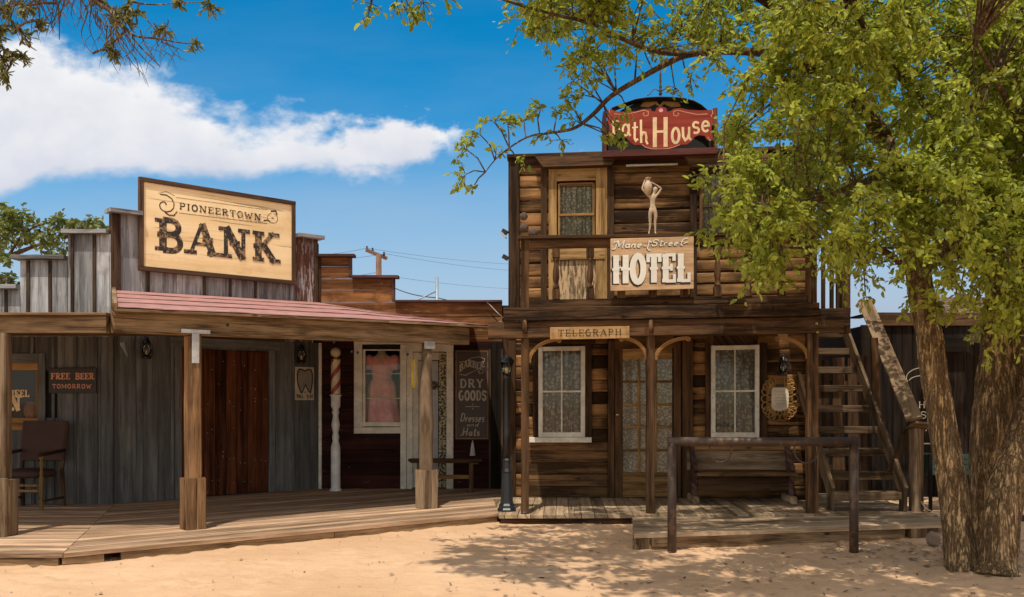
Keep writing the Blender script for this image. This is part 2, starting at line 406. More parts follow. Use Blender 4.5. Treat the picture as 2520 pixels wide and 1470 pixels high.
M['hotel_beam'] = wood('hotel_beam', (.023, .013, .008), (.15, .080, .040), knots=.8, var=.5, mid=.6)
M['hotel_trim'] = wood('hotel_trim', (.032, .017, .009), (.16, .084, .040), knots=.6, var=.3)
M['door_pale'] = wood('door_pale', (.12, .062, .022), (.46, .28, .115), knots=.6, var=.3, streak=.4)
M['peel_panel'] = wood('peel_panel', (.12, .075, .04), (.25, .17, .10), knots=.1, peel=(.55, .38, .22), peel_amt=.55)
M['bracket_wood'] = wood('bracket_wood', (.20, .10, .035), (.42, .23, .09), knots=.1, var=.2)
M['shed'] = wood('shed', (.006, .004, .003), (.026, .017, .012), knots=.3, var=.4)  # near black: the tree's shade is put into the board colour
M['stair'] = wood('stair', (.050, .029, .015), (.22, .145, .085), knots=.7, var=.4)
M['sign_tan'] = wood('sign_tan', (.74, .52, .26), (.90, .69, .40), knots=.0, gs=.5, var=.05, stain=(.70, .46, .21), stain_amt=.4, bump=.08, fine=.6, streak=.08)
M['sign_frame'] = wood('sign_frame', (.035, .02, .012), (.13, .075, .045), knots=.4)
M['sign_ply'] = wood('sign_ply', (.38, .23, .125), (.58, .40, .25), knots=.15, gs=.6, var=.05, stain=(.33, .20, .11), stain_amt=.5, bump=.1, streak=.15)
M['tele'] = wood('tele', (.36, .20, .08), (.58, .36, .17), knots=.2, gs=.6, var=.05, bump=.1, streak=.15)
M['pole_wood'] = wood('pole_wood', (.11, .06, .04), (.22, .13, .09), knots=.2)
M['roof_pink'] = paint('roof_pink', (.43, .205, .175), .8, wear=.22, wcol=(.33, .15, .12), bump=.3, var=.32, ws=7)
M['white'] = paint('white', (.72, .66, .56), .5, wear=.12, wcol=(.42, .34, .26), bump=.1)
M['pole_white'] = paint('pole_white', (.72, .70, .68), .4, wear=.05, wcol=(.5, .42, .33))
M['cream_ball'] = paint('cream_ball', (.66, .53, .35), .45)
M['door_paint'] = paint('door_paint', (.60, .55, .45), .55, wear=.1)
M['peel_black'] = paint('peel_black', (.52, .42, .22), .6, wear=.62, wcol=(.02, .018, .014), ws=26)
M['black'] = paint('black', (.016, .014, .013), .6)
M['iron'] = paint('iron', (.013, .014, .017), .38, bump=.25, sc=90)
M['sign_black'] = paint('sign_black', (.022, .012, .009), .55)
M['sign_maroon'] = wood('sign_maroon', (.19, .028, .018), (.27, .048, .032), knots=.0, var=.1, bump=.1, streak=.15)
M['maroon_frame'] = wood('maroon_frame', (.075, .024, .019), (.17, .06, .05), knots=.1)
M['sign_brown'] = paint('sign_brown', (.042, .017, .010), .5)
M['pink_letter'] = paint('pink_letter', (.60, .27, .16), .6)
M['cream'] = paint('cream', (.80, .56, .30), .6, wear=.06, wcol=(.55, .3, .15))
M['pale_letter'] = paint('pale_letter', (.46, .40, .31), .6)
M['letter_white'] = paint('letter_white', (.78, .74, .68), .6, var=.1)
M['letter_black'] = paint('letter_black', (.020, .016, .014), .6)
M['worn_black'] = paint('worn_black', (.032, .022, .017), .7, wear=.42, wcol=(.32, .20, .09), ws=20)
M['galv'] = paint('galv', (.55, .55, .56), .45, metal=.6, var=.3)
M['rust'] = paint('rust', (.070, .042, .028), .55, wear=.3, wcol=(.125, .072, .042), ws=9, metal=.1, bump=.2)
M['leather'] = paint('leather', (.050, .018, .011), .75, bump=.15, sc=120)
M['turned'] = wood('turned', (.16, .085, .03), (.38, .23, .09), knots=.1)
M['chair_wood'] = wood('chair_wood', (.035, .018, .010), (.10, .055, .03), knots=.1)
M['brass'] = paint('brass', (.55, .38, .15), .35, metal=1.)
M['pink_dress'] = paint('pink_dress', (.80, .36, .32), .85, bump=.3, sc=150)
M['pink_skirt'] = paint('pink_skirt', (.76, .37, .42), .85, bump=.3, sc=150)
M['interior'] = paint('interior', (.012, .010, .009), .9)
M['neck'] = paint('neck', (.55, .42, .30), .7)
M['tooth_grey'] = paint('tooth_grey', (.25, .22, .19), .7)
M['tooth_tan'] = paint('tooth_tan', (.55, .46, .33), .7)
M['shade'] = paint('shade', (.42, .41, .42), .7)
M['red_stripe'] = paint('red_stripe', (.32, .035, .025), .4)
M['stone_fig'] = paint('stone_fig', (.54, .40, .27), .6, wear=.35, wcol=(.34, .24, .155), ws=14)
M['ball_brown'] = paint('ball_brown', (.085, .052, .038), .85, wear=.4, wcol=(.15, .10, .075), ws=18, bump=.5)
M['gilt'] = paint('gilt', (.34, .18, .05), .45, metal=.35)
M['paper'] = paint('paper', (.70, .60, .46), .8)
M['yellow'] = paint('yellow', (.75, .52, .05), .5)
M['green_crate'] = paint('green_crate', (.02, .05, .035), .6)
M['tassel'] = paint('tassel', (.62, .58, .52), .9)
M['pipe'] = paint('pipe', (.30, .33, .36), .45, metal=.5)
M['wire'] = paint('wire', (.03, .03, .035), .6)
M['cord'] = paint('cord', (.62, .50, .38), .7)
M['rock'] = paint('rock', (.30, .22, .16), .9, bump=.8, sc=18, wear=.2, wcol=(.2, .15, .11))
M['pebble'] = paint('pebble', (.40, .275, .185), .9, bump=.3, sc=18, var=.5)
M['bulb'] = paint('bulb', (.65, .50, .22), .4)
M['tube_white'] = paint('tube_white', (.62, .58, .48), .4)
M['clay'] = paint('clay', (.30, .11, .05), .7)
M['sheet'] = paint('sheet', (.55, .58, .62), .4, metal=.6)
def mat_lace(name, c1, c2, sc=1.0):
    m, nt, b, out = newmat(name); k = NT(nt); o = k.obj()
    v = k.vor(o, 26 * sc); n = k.noise(o, 9 * sc, 4, .6); n2 = k.noise(k.map(o, (30, 30, 2)), 1., 2)  # n2: upright bands that paint fold shading into the lace colour
    f = k.m('ADD', k.step(k.m('ADD', v, k.m('MULTIPLY', n, .7)), .62, .95), k.m('MULTIPLY', k.m('SUBTRACT', n2, .3), .75), clamp=True)
    k.l(k.mix(f, c1, c2), b.inputs['Base Color']); b.inputs['Roughness'].default_value = .9; return m
M['lace'] = mat_lace('lace', (.43, .38, .30), (.20, .172, .135), .75)
M['lace_upper'] = mat_lace('lace_upper', (.78, .73, .60), (.32, .295, .23), 1.0)
M['lace_door'] = mat_lace('lace_door', (.60, .53, .42), (.28, .24, .185), 1.2)
def mat_glass(name='glass', tint=(.92, .93, .92), ior=1.42):
    m = bpy.data.materials.new(name); m.use_nodes = True; nt = m.node_tree; nt.nodes.clear(); k = NT(nt)
    out = k.n('ShaderNodeOutputMaterial'); t = k.n('ShaderNodeBsdfTransparent'); g = k.n('ShaderNodeBsdfGlossy'); fr = k.n('ShaderNodeFresnel'); mx = k.n('ShaderNodeMixShader')
    t.inputs[0].default_value = c4(tint); g.inputs['Roughness'].default_value = .03; fr.inputs[0].default_value = ior
    k.l(fr.outputs[0], mx.inputs[0]); k.l(t.outputs[0], mx.inputs[1]); k.l(g.outputs[0], mx.inputs[2]); k.l(mx.outputs[0], out.inputs[0]); return m
M['glass'] = mat_glass()
def mat_sand():
    m, nt, b, out = newmat('sand'); k = NT(nt); o = k.obj()
    n1 = k.noise(o, .45, 5, .6); n2 = k.noise(o, 5, 6, .65); n3 = k.noise(o, 60, 4, .7); peb = k.vor(o, 26)
    n4 = k.noise(k.map(o, (1, 1.6, 1)), 2.2, 6, .7)
    c = k.mix(k.step(n1, .3, .7), (.540, .335, .192), (.655, .425, .262))
    c = k.mix(k.m('MULTIPLY', k.step(n2, .45, .75), .35), c, (.46, .285, .16))
    c = k.mix(k.m('MULTIPLY', k.step(n4, .56, .70), .30), c, (.72, .48, .295))
    c = k.mix(k.m('MULTIPLY', k.step(n3, .58, .72), .35), c, (.36, .23, .14))
    sel = k.step(k.noise(o, 11, 2), .60, .66)
    c = k.mix(k.m('MULTIPLY', k.m('MULTIPLY', k.step(peb, .20, .12), sel), .65), c, (.25, .165, .11))
    k.l(c, b.inputs['Base Color']); b.inputs['Roughness'].default_value = .95; b.inputs['Specular IOR Level'].default_value = .1
    k.bump(k.m('ADD', k.m('MULTIPLY', n2, 1.2), k.m('ADD', k.m('MULTIPLY', n3, .25), k.m('MULTIPLY', n4, .9))), .55, .035, b); return m
M['sand'] = mat_sand()
def mat_leaf(name, dark, light, trans=.35, rough=.42):
    m = bpy.data.materials.new(name); m.use_nodes = True; nt = m.node_tree; nt.nodes.clear(); k = NT(nt)
    out = k.n('ShaderNodeOutputMaterial'); p = k.n('ShaderNodeBsdfPrincipled'); t = k.n('ShaderNodeBsdfTranslucent'); mx = k.n('ShaderNodeMixShader')
    r = k.attr('rnd', 'Fac'); c = k.mix(r, dark, light)
    k.l(c, p.inputs['Base Color']); p.inputs['Roughness'].default_value = rough; p.inputs['Specular IOR Level'].default_value = .4
    k.l(k.mix(.5, c, (light[0] * 1.5, light[1] * 1.5, light[2])), t.inputs[0]); mx.inputs[0].default_value = trans
    k.l(p.outputs[0], mx.inputs[1]); k.l(t.outputs[0], mx.inputs[2]); k.l(mx.outputs[0], out.inputs[0]); return m
M['leaf'] = mat_leaf('leaf', (.115, .155, .020), (.47, .51, .080), .5)
M['leaf_pale'] = mat_leaf('leaf_pale', (.06, .08, .016), (.22, .25, .06))
M['leaf_olive'] = mat_leaf('leaf_olive', (.08, .09, .025), (.25, .25, .08), .3)
M['litter'] = mat_leaf('litter', (.07, .04, .02), (.28, .18, .08), .1, .8)
def mat_bark(name, dark, light):
    m, nt, b, out = newmat(name); k = NT(nt); wc = k.attr('wc'); o = k.obj()
    g = k.noise(k.map(o, (11, 11, 1.5)), 1., 6, .7, .25); h = k.noise(k.map(o, (27, 27, 4.), (5, 1, 2)), 1., 5, .7, .2); d = k.noise(k.map(o, (60, 60, 26)), 1., 4, .7); w = k.noise(o, 3.2, 4, .6)
    ab = lambda q: k.m('ABSOLUTE', k.m('SUBTRACT', q, .5))
    fis = k.m('MULTIPLY', k.step(ab(g), .0, .055), k.m('ADD', .35, k.m('MULTIPLY', k.step(ab(h), .0, .06), .65)))
    tone = k.m('ADD', k.m('MULTIPLY', d, .6), k.m('MULTIPLY', w, .7)); c = k.mix(k.step(tone, .45, .85), tuple(x * .50 for x in light), light)
    c = k.mix(fis, dark, c)
    k.l(c, b.inputs['Base Color']); b.inputs['Roughness'].default_value = .95; b.inputs['Specular IOR Level'].default_value = .15
    k.bump(k.m('ADD', fis, k.m('MULTIPLY', d, .5)), .9, .02, b); return m
M['bark'] = mat_bark('bark', (.11, .064, .032), (.62, .42, .22))
M['branch'] = mat_bark('branch', (.11, .07, .04), (.32, .215, .13))
M['twig'] = paint('twig', (.15, .095, .075), .9)
# ------------------------------------------------------------------ lettering: a stroke alphabet drawn as thin ribbons of paint
def arc(cx, cy, rx, ry, a0, a1, n=9): return [(cx + rx * math.cos(R(a0 + (a1 - a0) * i / n)), cy + ry * math.sin(R(a0 + (a1 - a0) * i / n))) for i in range(n + 1)]
S_ = [(.62, .74), (.60, .92)] + arc(.37, .75, .22, .22, 60, 270, 9) + arc(.37, .27, .25, .26, 90, -130, 9) + [(.1, .25)]
GL = {  # letter: width, [(weight, polyline)], [serifs]
 'A': (.92, [(.5, [(.12, 0), (.46, 1)]), (1, [(.46, 1), (.80, 0)]), (.45, [(.22, .34), (.70, .34)])], [(.12, 0), (.80, 0)]),
 'B': (.80, [(1, [(.20, 0), (.20, 1)]), (.8, [(.20, .97), (.42, .97)] + arc(.42, .75, .22, .22, 90, -90) + [(.20, .53)]), (.8, [(.42, .53)] + arc(.44, .28, .25, .25, 90, -90) + [(.20, .03)])], [(.16, 0), (.16, 1)]),
 'C': (.78, [(1, arc(.42, .5, .30, .47, 55, 305, 14))], []),
 'D': (.84, [(1, [(.20, 0), (.20, 1)]), (.8, [(.20, .97), (.38, .97)] + arc(.38, .5, .32, .47, 90, -90, 12) + [(.20, .03)])], [(.16, 0), (.16, 1)]),
 'E': (.76, [(1, [(.20, 0), (.20, 1)]), (.55, [(.20, .96), (.64, .96), (.64, .74)]), (.5, [(.20, .52), (.5, .52)]), (.5, [(.50, .64), (.50, .40)]), (.55, [(.20, .04), (.66, .04), (.66, .28)])], [(.16, 0), (.16, 1)]),
 'F': (.74, [(1, [(.20, 0), (.20, 1)]), (.55, [(.20, .96), (.64, .96), (.64, .74)]), (.5, [(.20, .52), (.5, .52)]), (.5, [(.50, .64), (.50, .40)])], [(.20, 0), (.16, 1)]),
 'G': (.84, [(1, arc(.42, .5, .30, .47, 60, 320, 14)), (.7, [(.66, .20), (.66, .45), (.46, .45)])], []),
 'H': (.94, [(1, [(.22, 0), (.22, 1)]), (1, [(.72, 0), (.72, 1)]), (.6, [(.22, .52), (.72, .52)])], [(.22, 0), (.22, 1), (.72, 0), (.72, 1)]),
 'I': (.46, [(1, [(.23, 0), (.23, 1)])], [(.23, 0), (.23, 1)]),
 'K': (.90, [(1, [(.20, 0), (.20, 1)]), (.6, [(.24, .42), (.70, 1)]), (.95, [(.36, .56), (.74, 0)])], [(.20, 0), (.20, 1), (.70, 1), (.74, 0)]),
 'L': (.76, [(1, [(.22, 0), (.22, 1)]), (.55, [(.22, .04), (.66, .04), (.66, .32)])], [(.18, 0), (.22, 1)]),
 'M': (1.1, [(.6, [(.16, 0), (.20, 1)]), (1, [(.20, 1), (.54, .15)]), (.6, [(.54, .15), (.88, 1)]), (1, [(.88, 1), (.92, 0)])], [(.16, 0), (.16, 1), (.92, 0), (.92, 1)]),
 'N': (.96, [(.6, [(.20, 0), (.20, 1)]), (1.1, [(.20, 1), (.74, 0)]), (.6, [(.74, 0), (.74, 1)])], [(.20, 0), (.16, 1), (.76, 1)]),
 'O': (.84, [(1, arc(.42, .5, .29, .46, 0, 360, 20))], []),
 'P': (.78, [(1, [(.20, 0), (.20, 1)]), (.8, [(.20, .97), (.40, .97)] + arc(.40, .73, .25, .24, 90, -90) + [(.20, .49)])], [(.20, 0), (.16, 1)]),
 'R': (.86, [(1, [(.20, 0), (.20, 1)]), (.8, [(.20, .97), (.40, .97)] + arc(.40, .74, .24, .23, 90, -90) + [(.20, .51)]), (.9, [(.42, .50), (.70, 0)])], [(.20, 0), (.16, 1), (.72, 0)]),
 'S': (.74, [(.9, S_)], []),
 'T': (.82, [(1, [(.41, 0), (.41, 1)]), (.6, [(.10, .72), (.10, .96), (.72, .96), (.72, .72)])], [(.41, 0)]),
 'U': (.88, [(1, [(.20, 1), (.20, .35)] + arc(.43, .30, .23, .27, 180, 360) + [(.66, 1)])], [(.20, 1), (.66, 1)]),
 'W': (1.15, [(1, [(.14, 1), (.36, 0)]), (.6, [(.36, 0), (.56, .8)]), (1, [(.56, .8), (.76, 0)]), (.6, [(.76, 0), (.98, 1)])], [(.14, 1), (.98, 1)]),
 'Y': (.86, [(1, [(.42, 0), (.42, .45)]), (.9, [(.42, .45), (.14, 1)]), (.6, [(.42, .45), (.70, 1)])], [(.42, 0), (.14, 1), (.70, 1)]),
 "'": (.26, [(.8, [(.14, 1), (.10, .75)])], []), ' ': (.45, [], []),
 'a': (.56, [(.9, arc(.24, .24, .18, .22, 20, 340, 12)), (1, [(.44, .48), (.43, .1), (.54, 0)])], []),
 'd': (.56, [(.9, arc(.24, .24, .18, .22, 20, 340, 12)), (1, [(.46, .95), (.43, .1), (.54, 0)])], []),
 'e': (.52, [(.9, [(.08, .26), (.42, .28)] + arc(.25, .25, .18, .23, 10, 320, 12))], []),
 'h': (.58, [(1, [(.10, 1), (.12, 0)]), (.9, [(.12, .28), (.24, .46), (.38, .44), (.44, .25), (.42, .08), (.52, -.06)])], []),
 'n': (.60, [(1, [(.08, .48), (.10, 0)]), (.9, [(.10, .28), (.24, .47), (.38, .44), (.43, .25), (.42, .06), (.54, 0)])], []),
 'o': (.54, [(1, arc(.26, .25, .18, .25, 0, 360, 14))], []),
 'r': (.44, [(1, [(.08, .48), (.12, 0)]), (.8, [(.12, .28), (.24, .46), (.38, .44)])], []),
 's': (.46, [(.9, [(.38, .42)] + arc(.22, .36, .14, .12, 50, 270, 7) + arc(.22, .12, .16, .12, 90, -140, 7))], []),
 't': (.44, [(1, [(.22, .85), (.20, .12), (.28, 0), (.42, .08)]), (.7, [(.04, .60), (.42, .62)])], []),
 'u': (.58, [(1, [(.08, .5), (.10, .14), (.22, .0), (.36, .08), (.42, .22)]), (.9, [(.44, .5), (.43, .08), (.55, 0)])], []),
}
def ribbon(mb, pts, w, y, fn, lift):
    P = [Vector((p[0], p[1])) for p in pts]; n = len(P)
    closed = n > 3 and (P[0] - P[-1]).length < 1e-3
    L_, R_ = [], []
    for i in range(n):
        a = P[i - 1] if i else (P[-2] if closed else P[0]); b = P[i + 1] if i < n - 1 else (P[1] if closed else P[-1])
        d1 = (P[i] - a); d2 = (b - P[i]); d1 = d1.normalized() if d1.length > 1e-9 else d2.normalized(); d2 = d2.normalized() if d2.length > 1e-9 else d1
        t = (d1 + d2); t = t.normalized() if t.length > 1e-6 else d1
        nr = Vector((-t.y, t.x)); k = 1 / max(.6, nr.dot(Vector((-d1.y, d1.x))))
        L_.append(P[i] + nr * w / 2 * k); R_.append(P[i] - nr * w / 2 * k)
    vs = []
    for a, b in zip(L_, R_):
        x, z = fn(a.x, a.y); vs.append((x, y - lift, z)); x, z = fn(b.x, b.y); vs.append((x, y - lift, z))
    mb.add(vs, [(2 * i, 2 * i + 1, 2 * i + 3, 2 * i + 2) for i in range(n - 1)], None, .5)
def text(mb, s, x0, z0, h, width, y, wt=.16, serif=.0, st=.09, spur=0, shear=0, fn=None, gap=.06, dx=0, dz=0):
    """writes s between x0 and x0+width, cap height h, on the plane y"""
    tot = sum(GL[c][0] + gap for c in s) - gap; kx = width / tot; cx = 0; lift = .0006
    g = fn or (lambda X, Z: (X, Z))
    for c in s:
        w, st_, sf = GL[c]; ox = cx
        ff = lambda a, b, ox=ox: (lambda X, Z: g(X + dx, Z + dz))(x0 + (ox + a) * kx + shear * b * h, z0 + b * h)
        asp = kx / h
        def put(pts, wgt):
            nonlocal lift
            # keep stroke weight even when the letters are condensed
            P = [(p[0] * asp, p[1]) for p in pts]
            ribbon(mb, P, wgt, y, lambda a, b: ff(a / asp, b), lift); lift += .00022
        for wg, pl in st_: put(pl, wt * wg)
        if serif:
            for sx, sz in sf: put([(sx - serif / asp, sz + (st / 2 if sz < .5 else -st / 2)), (sx + serif / asp, sz + (st / 2 if sz < .5 else -st / 2))], st)
        if spur:
            for wg, pl in st_[:2]:
                if wg >= .9 and len(pl) == 2 and abs(pl[0][1] - pl[1][1]) > .9:
                    mx_, mz_ = (pl[0][0] + pl[1][0]) / 2, .5
                    put([(mx_, mz_ - spur), (mx_, mz_ + spur)], wt + spur * 1.5)
        cx += w + gap
def disk(mb, cx, cz, rx, rz, y, n=20):
    vs = [(cx + rx * math.cos(2 * math.pi * i / n), y, cz + rz * math.sin(2 * math.pi * i / n)) for i in range(n)]
    mb.add(vs, [tuple(range(n))], None, .5)
def line(mb, pts, w, y, lift=.0008): ribbon(mb, pts, w, y, lambda a, b: (a, b), lift)
# ------------------------------------------------------------------ ground and boardwalks
def sst(x): x = min(max(x, 0), 1); return x * x * (3 - 2 * x)
def gz(x, y): return -.112 - .088 * sst((x + .6) / 2.2) * sst((11.35 - y) / 1.2) - .03 * sst((7 - y) / 4)
def ground():
    feet = [(random.uniform(-5.5, 5.5), random.uniform(7.2, 11.2), random.uniform(0, 6.3)) for _ in range(260)]
    cells = {}
    for f_ in feet: cells.setdefault((int(f_[0] // .5), int(f_[1] // .5)), []).append(f_)
    def prints(x, y):
        r = 0
        for i in (-1, 0, 1):
            for j in (-1, 0, 1):
                for fx, fy, a in cells.get((int(x // .5) + i, int(y // .5) + j), ()):
                    dx, dy = x - fx, y - fy; p = (dx * math.cos(a) + dy * math.sin(a)) / .15; q = (-dx * math.sin(a) + dy * math.cos(a)) / .065; d = p * p + q * q
                    if d < 4: r += -.026 * math.exp(-d * 1.6) + .012 * math.exp(-(math.sqrt(d) - 1.2) ** 2 * 6)
        return r
    xs = np.concatenate([[-400, -120, -40, -18], np.arange(-11, -6, .25), np.arange(-6, 6.01, .065), np.arange(6.25, 11.01, .25), [18, 40, 120, 400]])
    ys = np.concatenate([[-300, -80, -20, -4, 0, 2, 3], np.arange(4, 7, .2), np.arange(7, 12.6, .06), np.arange(12.7, 16.01, .3), [19, 26, 40, 80, 200, 600]])
    vs = []; fs = []; nx = len(xs)
    for y in ys:
        for x in xs:
            z = gz(x, y)
            if abs(x) < 11.5 and 3 < y < 17:
                z += .018 * (mnoise.noise(Vector((x * .9, y * .9, 0)))) + .007 * mnoise.noise(Vector((x * 3.1, y * 3.1, 5))) + .008 * mnoise.noise(Vector((x * 6, y * 6, 9))) + .004 * mnoise.noise(Vector((x * 14, y * 14, 2))) + prints(x, y)
            vs.append((x, y, z))
    for j in range(len(ys) - 1):
        for i in range(nx - 1): a = j * nx + i; fs.append((a, a + 1, a + nx + 1, a + nx))
    mb = MB(); mb.add(vs, fs, None, .5, True)
    mb.build('ground', M['sand'], label='pale orange sand street in front of the wooden buildings', kind='structure')
ground()
def clip(poly, a, b):
    out = []; n = len(poly); f = lambda p: (b[0] - a[0]) * (p[1] - a[1]) - (b[1] - a[1]) * (p[0] - a[0])
    for i in range(n):
        p, q = poly[i], poly[(i + 1) % n]; fp, fq = f(p), f(q)
        if fp >= 0: out.append(p)
        if fp * fq < 0: t = fp / (fp - fq); out.append((p[0] + (q[0] - p[0]) * t, p[1] + (q[1] - p[1]) * t))
    return out
def deckboards(fr, region, pitch, z, th, name, mat, label, along='x'):
    """region: convex polygon in world xy, counter-clockwise"""
    L_ = [fr.loc((p[0], p[1], 0))[:2] for p in region]; mb = MB(fr)
    i = 0 if along == 'y' else 1
    lo = min(p[i] for p in L_); hi = max(p[i] for p in L_); t = lo
    while t < hi:
        e = t + pitch * random.uniform(.96, 1.04) - .007
        q = [(t, -50), (e, -50), (e, 50), (t, 50)] if along == 'y' else [(-50, t), (50, t), (50, e), (-50, e)]
        for k in range(len(L_)): q = clip(q, L_[k], L_[(k + 1) % len(L_)]) if q else q
        if len(q) > 2:
            rn = random.random(); dz = random.uniform(-.003, .003)
            # cut the board in lengths so that butt joints and tone changes show
            o0 = len(mb.v); mb.slab(q, z - th, z + dz, rn)
            for m_ in range(o0, len(mb.v)):
                x, y, zz = mb.v[m_]; mb.wc[m_] = ((x if along == 'x' else y) + rn * 57, (y if along == 'x' else x) + zz * .8, rn * 23)
        t = e + .007
    return mb.build(name, mat, label=label, kind='structure')
sA = G(155, 1362); sB = G(280, 1243); sE = G(1228, 1263)
FD = Frame(sA.x, sA.y, math.degrees(math.atan2(sE.y - sA.y, sE.x - sA.x)))
sdir = (sB - sA).normalized(); sC = sA + sdir * 4.6
deckboards(WF, [(-10, sA.y), (sA.x - .003, sA.y), (sC.x - .003, sC.y), (-10, sC.y)], .15, 0, .04, 'boardwalk', M['deck'], 'sunlit plank boardwalk in front of the saloon at far left')
bank_deck = deckboards(FD, [(sA.x + .004, sA.y), (sE.x, sE.y), (-.12, 15.3), (sA.x + sdir.x * 8 + .004, sA.y + sdir.y * 8)], .15, 0, .04, 'boardwalk', M['deck'], 'long plank boardwalk running in front of bank and barber shop')
fz = MB(); fz.bx(-10, sA.x - .05, sA.y + .012, sA.y + .05, -.15, -.042, seg=6, wob=.003); fz.build('boardwalk_edge', M['beam'], label='weathered edge board under the saloon boardwalk', kind='structure')
fz = MB(FD); ln = (sE - sA).length
x1_ = FD.loc(G(262, 1355))[0]; x2_ = FD.loc(G(303, 1350))[0]
fz.bx(.0, x1_, .012, .05, -.16, -.042); fz.bx(x2_, ln * .55, .016, .05, -.16, -.044, seg=5, wob=.003); fz.bx(ln * .55 + .006, ln - .02, .012, .05, -.16, -.042, seg=5, wob=.003)
fz.build('boardwalk_edge', M['beam'], label='weathered edge boards with a dark gap under the bank boardwalk', kind='structure')
def por(s, y=0): p = POR.w(s, y, 0); return (p.x, p.y)
hl = HOT.w(-.28, 0, 0)
deckboards(HOT, [por(-.32, -.13), por(3.95, -.13), HOT.w(4.0, .06, 0)[:2], HOT.w(-.3, .06, 0)[:2]], .158, 0, .04, 'boardwalk', M['deck_grey'], 'grey plank porch floor of the hotel', along='y')
hb = MB(POR); hb.bx(-.30, 1.30, -.10, -.06, -.13, -.045, seg=3, wob=.003); hb.build('boardwalk_edge', M['hotel_dark'], label='dark beam in the gap below the hotel porch floor', kind='structure')
fl = G(1560, 1315, -.02); frt = G(2332, 1289, -.02)
PLT = Frame(fl.x, fl.y, math.degrees(math.atan2(frt.y - fl.y, frt.x - fl.x)))
deckboards(PLT, [fl[:2], frt[:2], (5.3, 11.46), por(POR.X(1556, -.138), -.138)], .19, -.02, .045, 'boardwalk', M['deck_grey'], 'low plank step platform in front of the hotel bench')
deckboards(POR, [por(3.98, -.13), (5.3, 11.47), (5.25, 14.3), (4.02, 14.3)], .16, -.021, .045, 'boardwalk', M['deck_grey'], 'plank landing under the foot of the outside stairs')
pl = MB(PLT); L2 = (frt - fl).length
pl.bx(.02, L2 * .86, .03, .10, -.22, -.068, seg=5, wob=.003); bl_ = PLT.loc((*por(POR.X(1556, -.138), -.15), 0)); pl.bar((.03, .03, -.135), (bl_[0] + .03, bl_[1], -.135), .05, .13); pl.bx(.06, .17, -.006, .028, -.19, -.075); pl.bx(.20, .46, -.012, .028, -.165, -.068)
pl.bx(L2 * .86 + .02, L2 - .03, .12, .17, -.13, -.068); pl.bx(L2 * .875, L2 * .93, .0, .118, -.24, -.068, ax='z')
pl.build('boardwalk_edge', M['beam'], label='thick timber edge of the hotel step platform with a short leg', kind='structure')
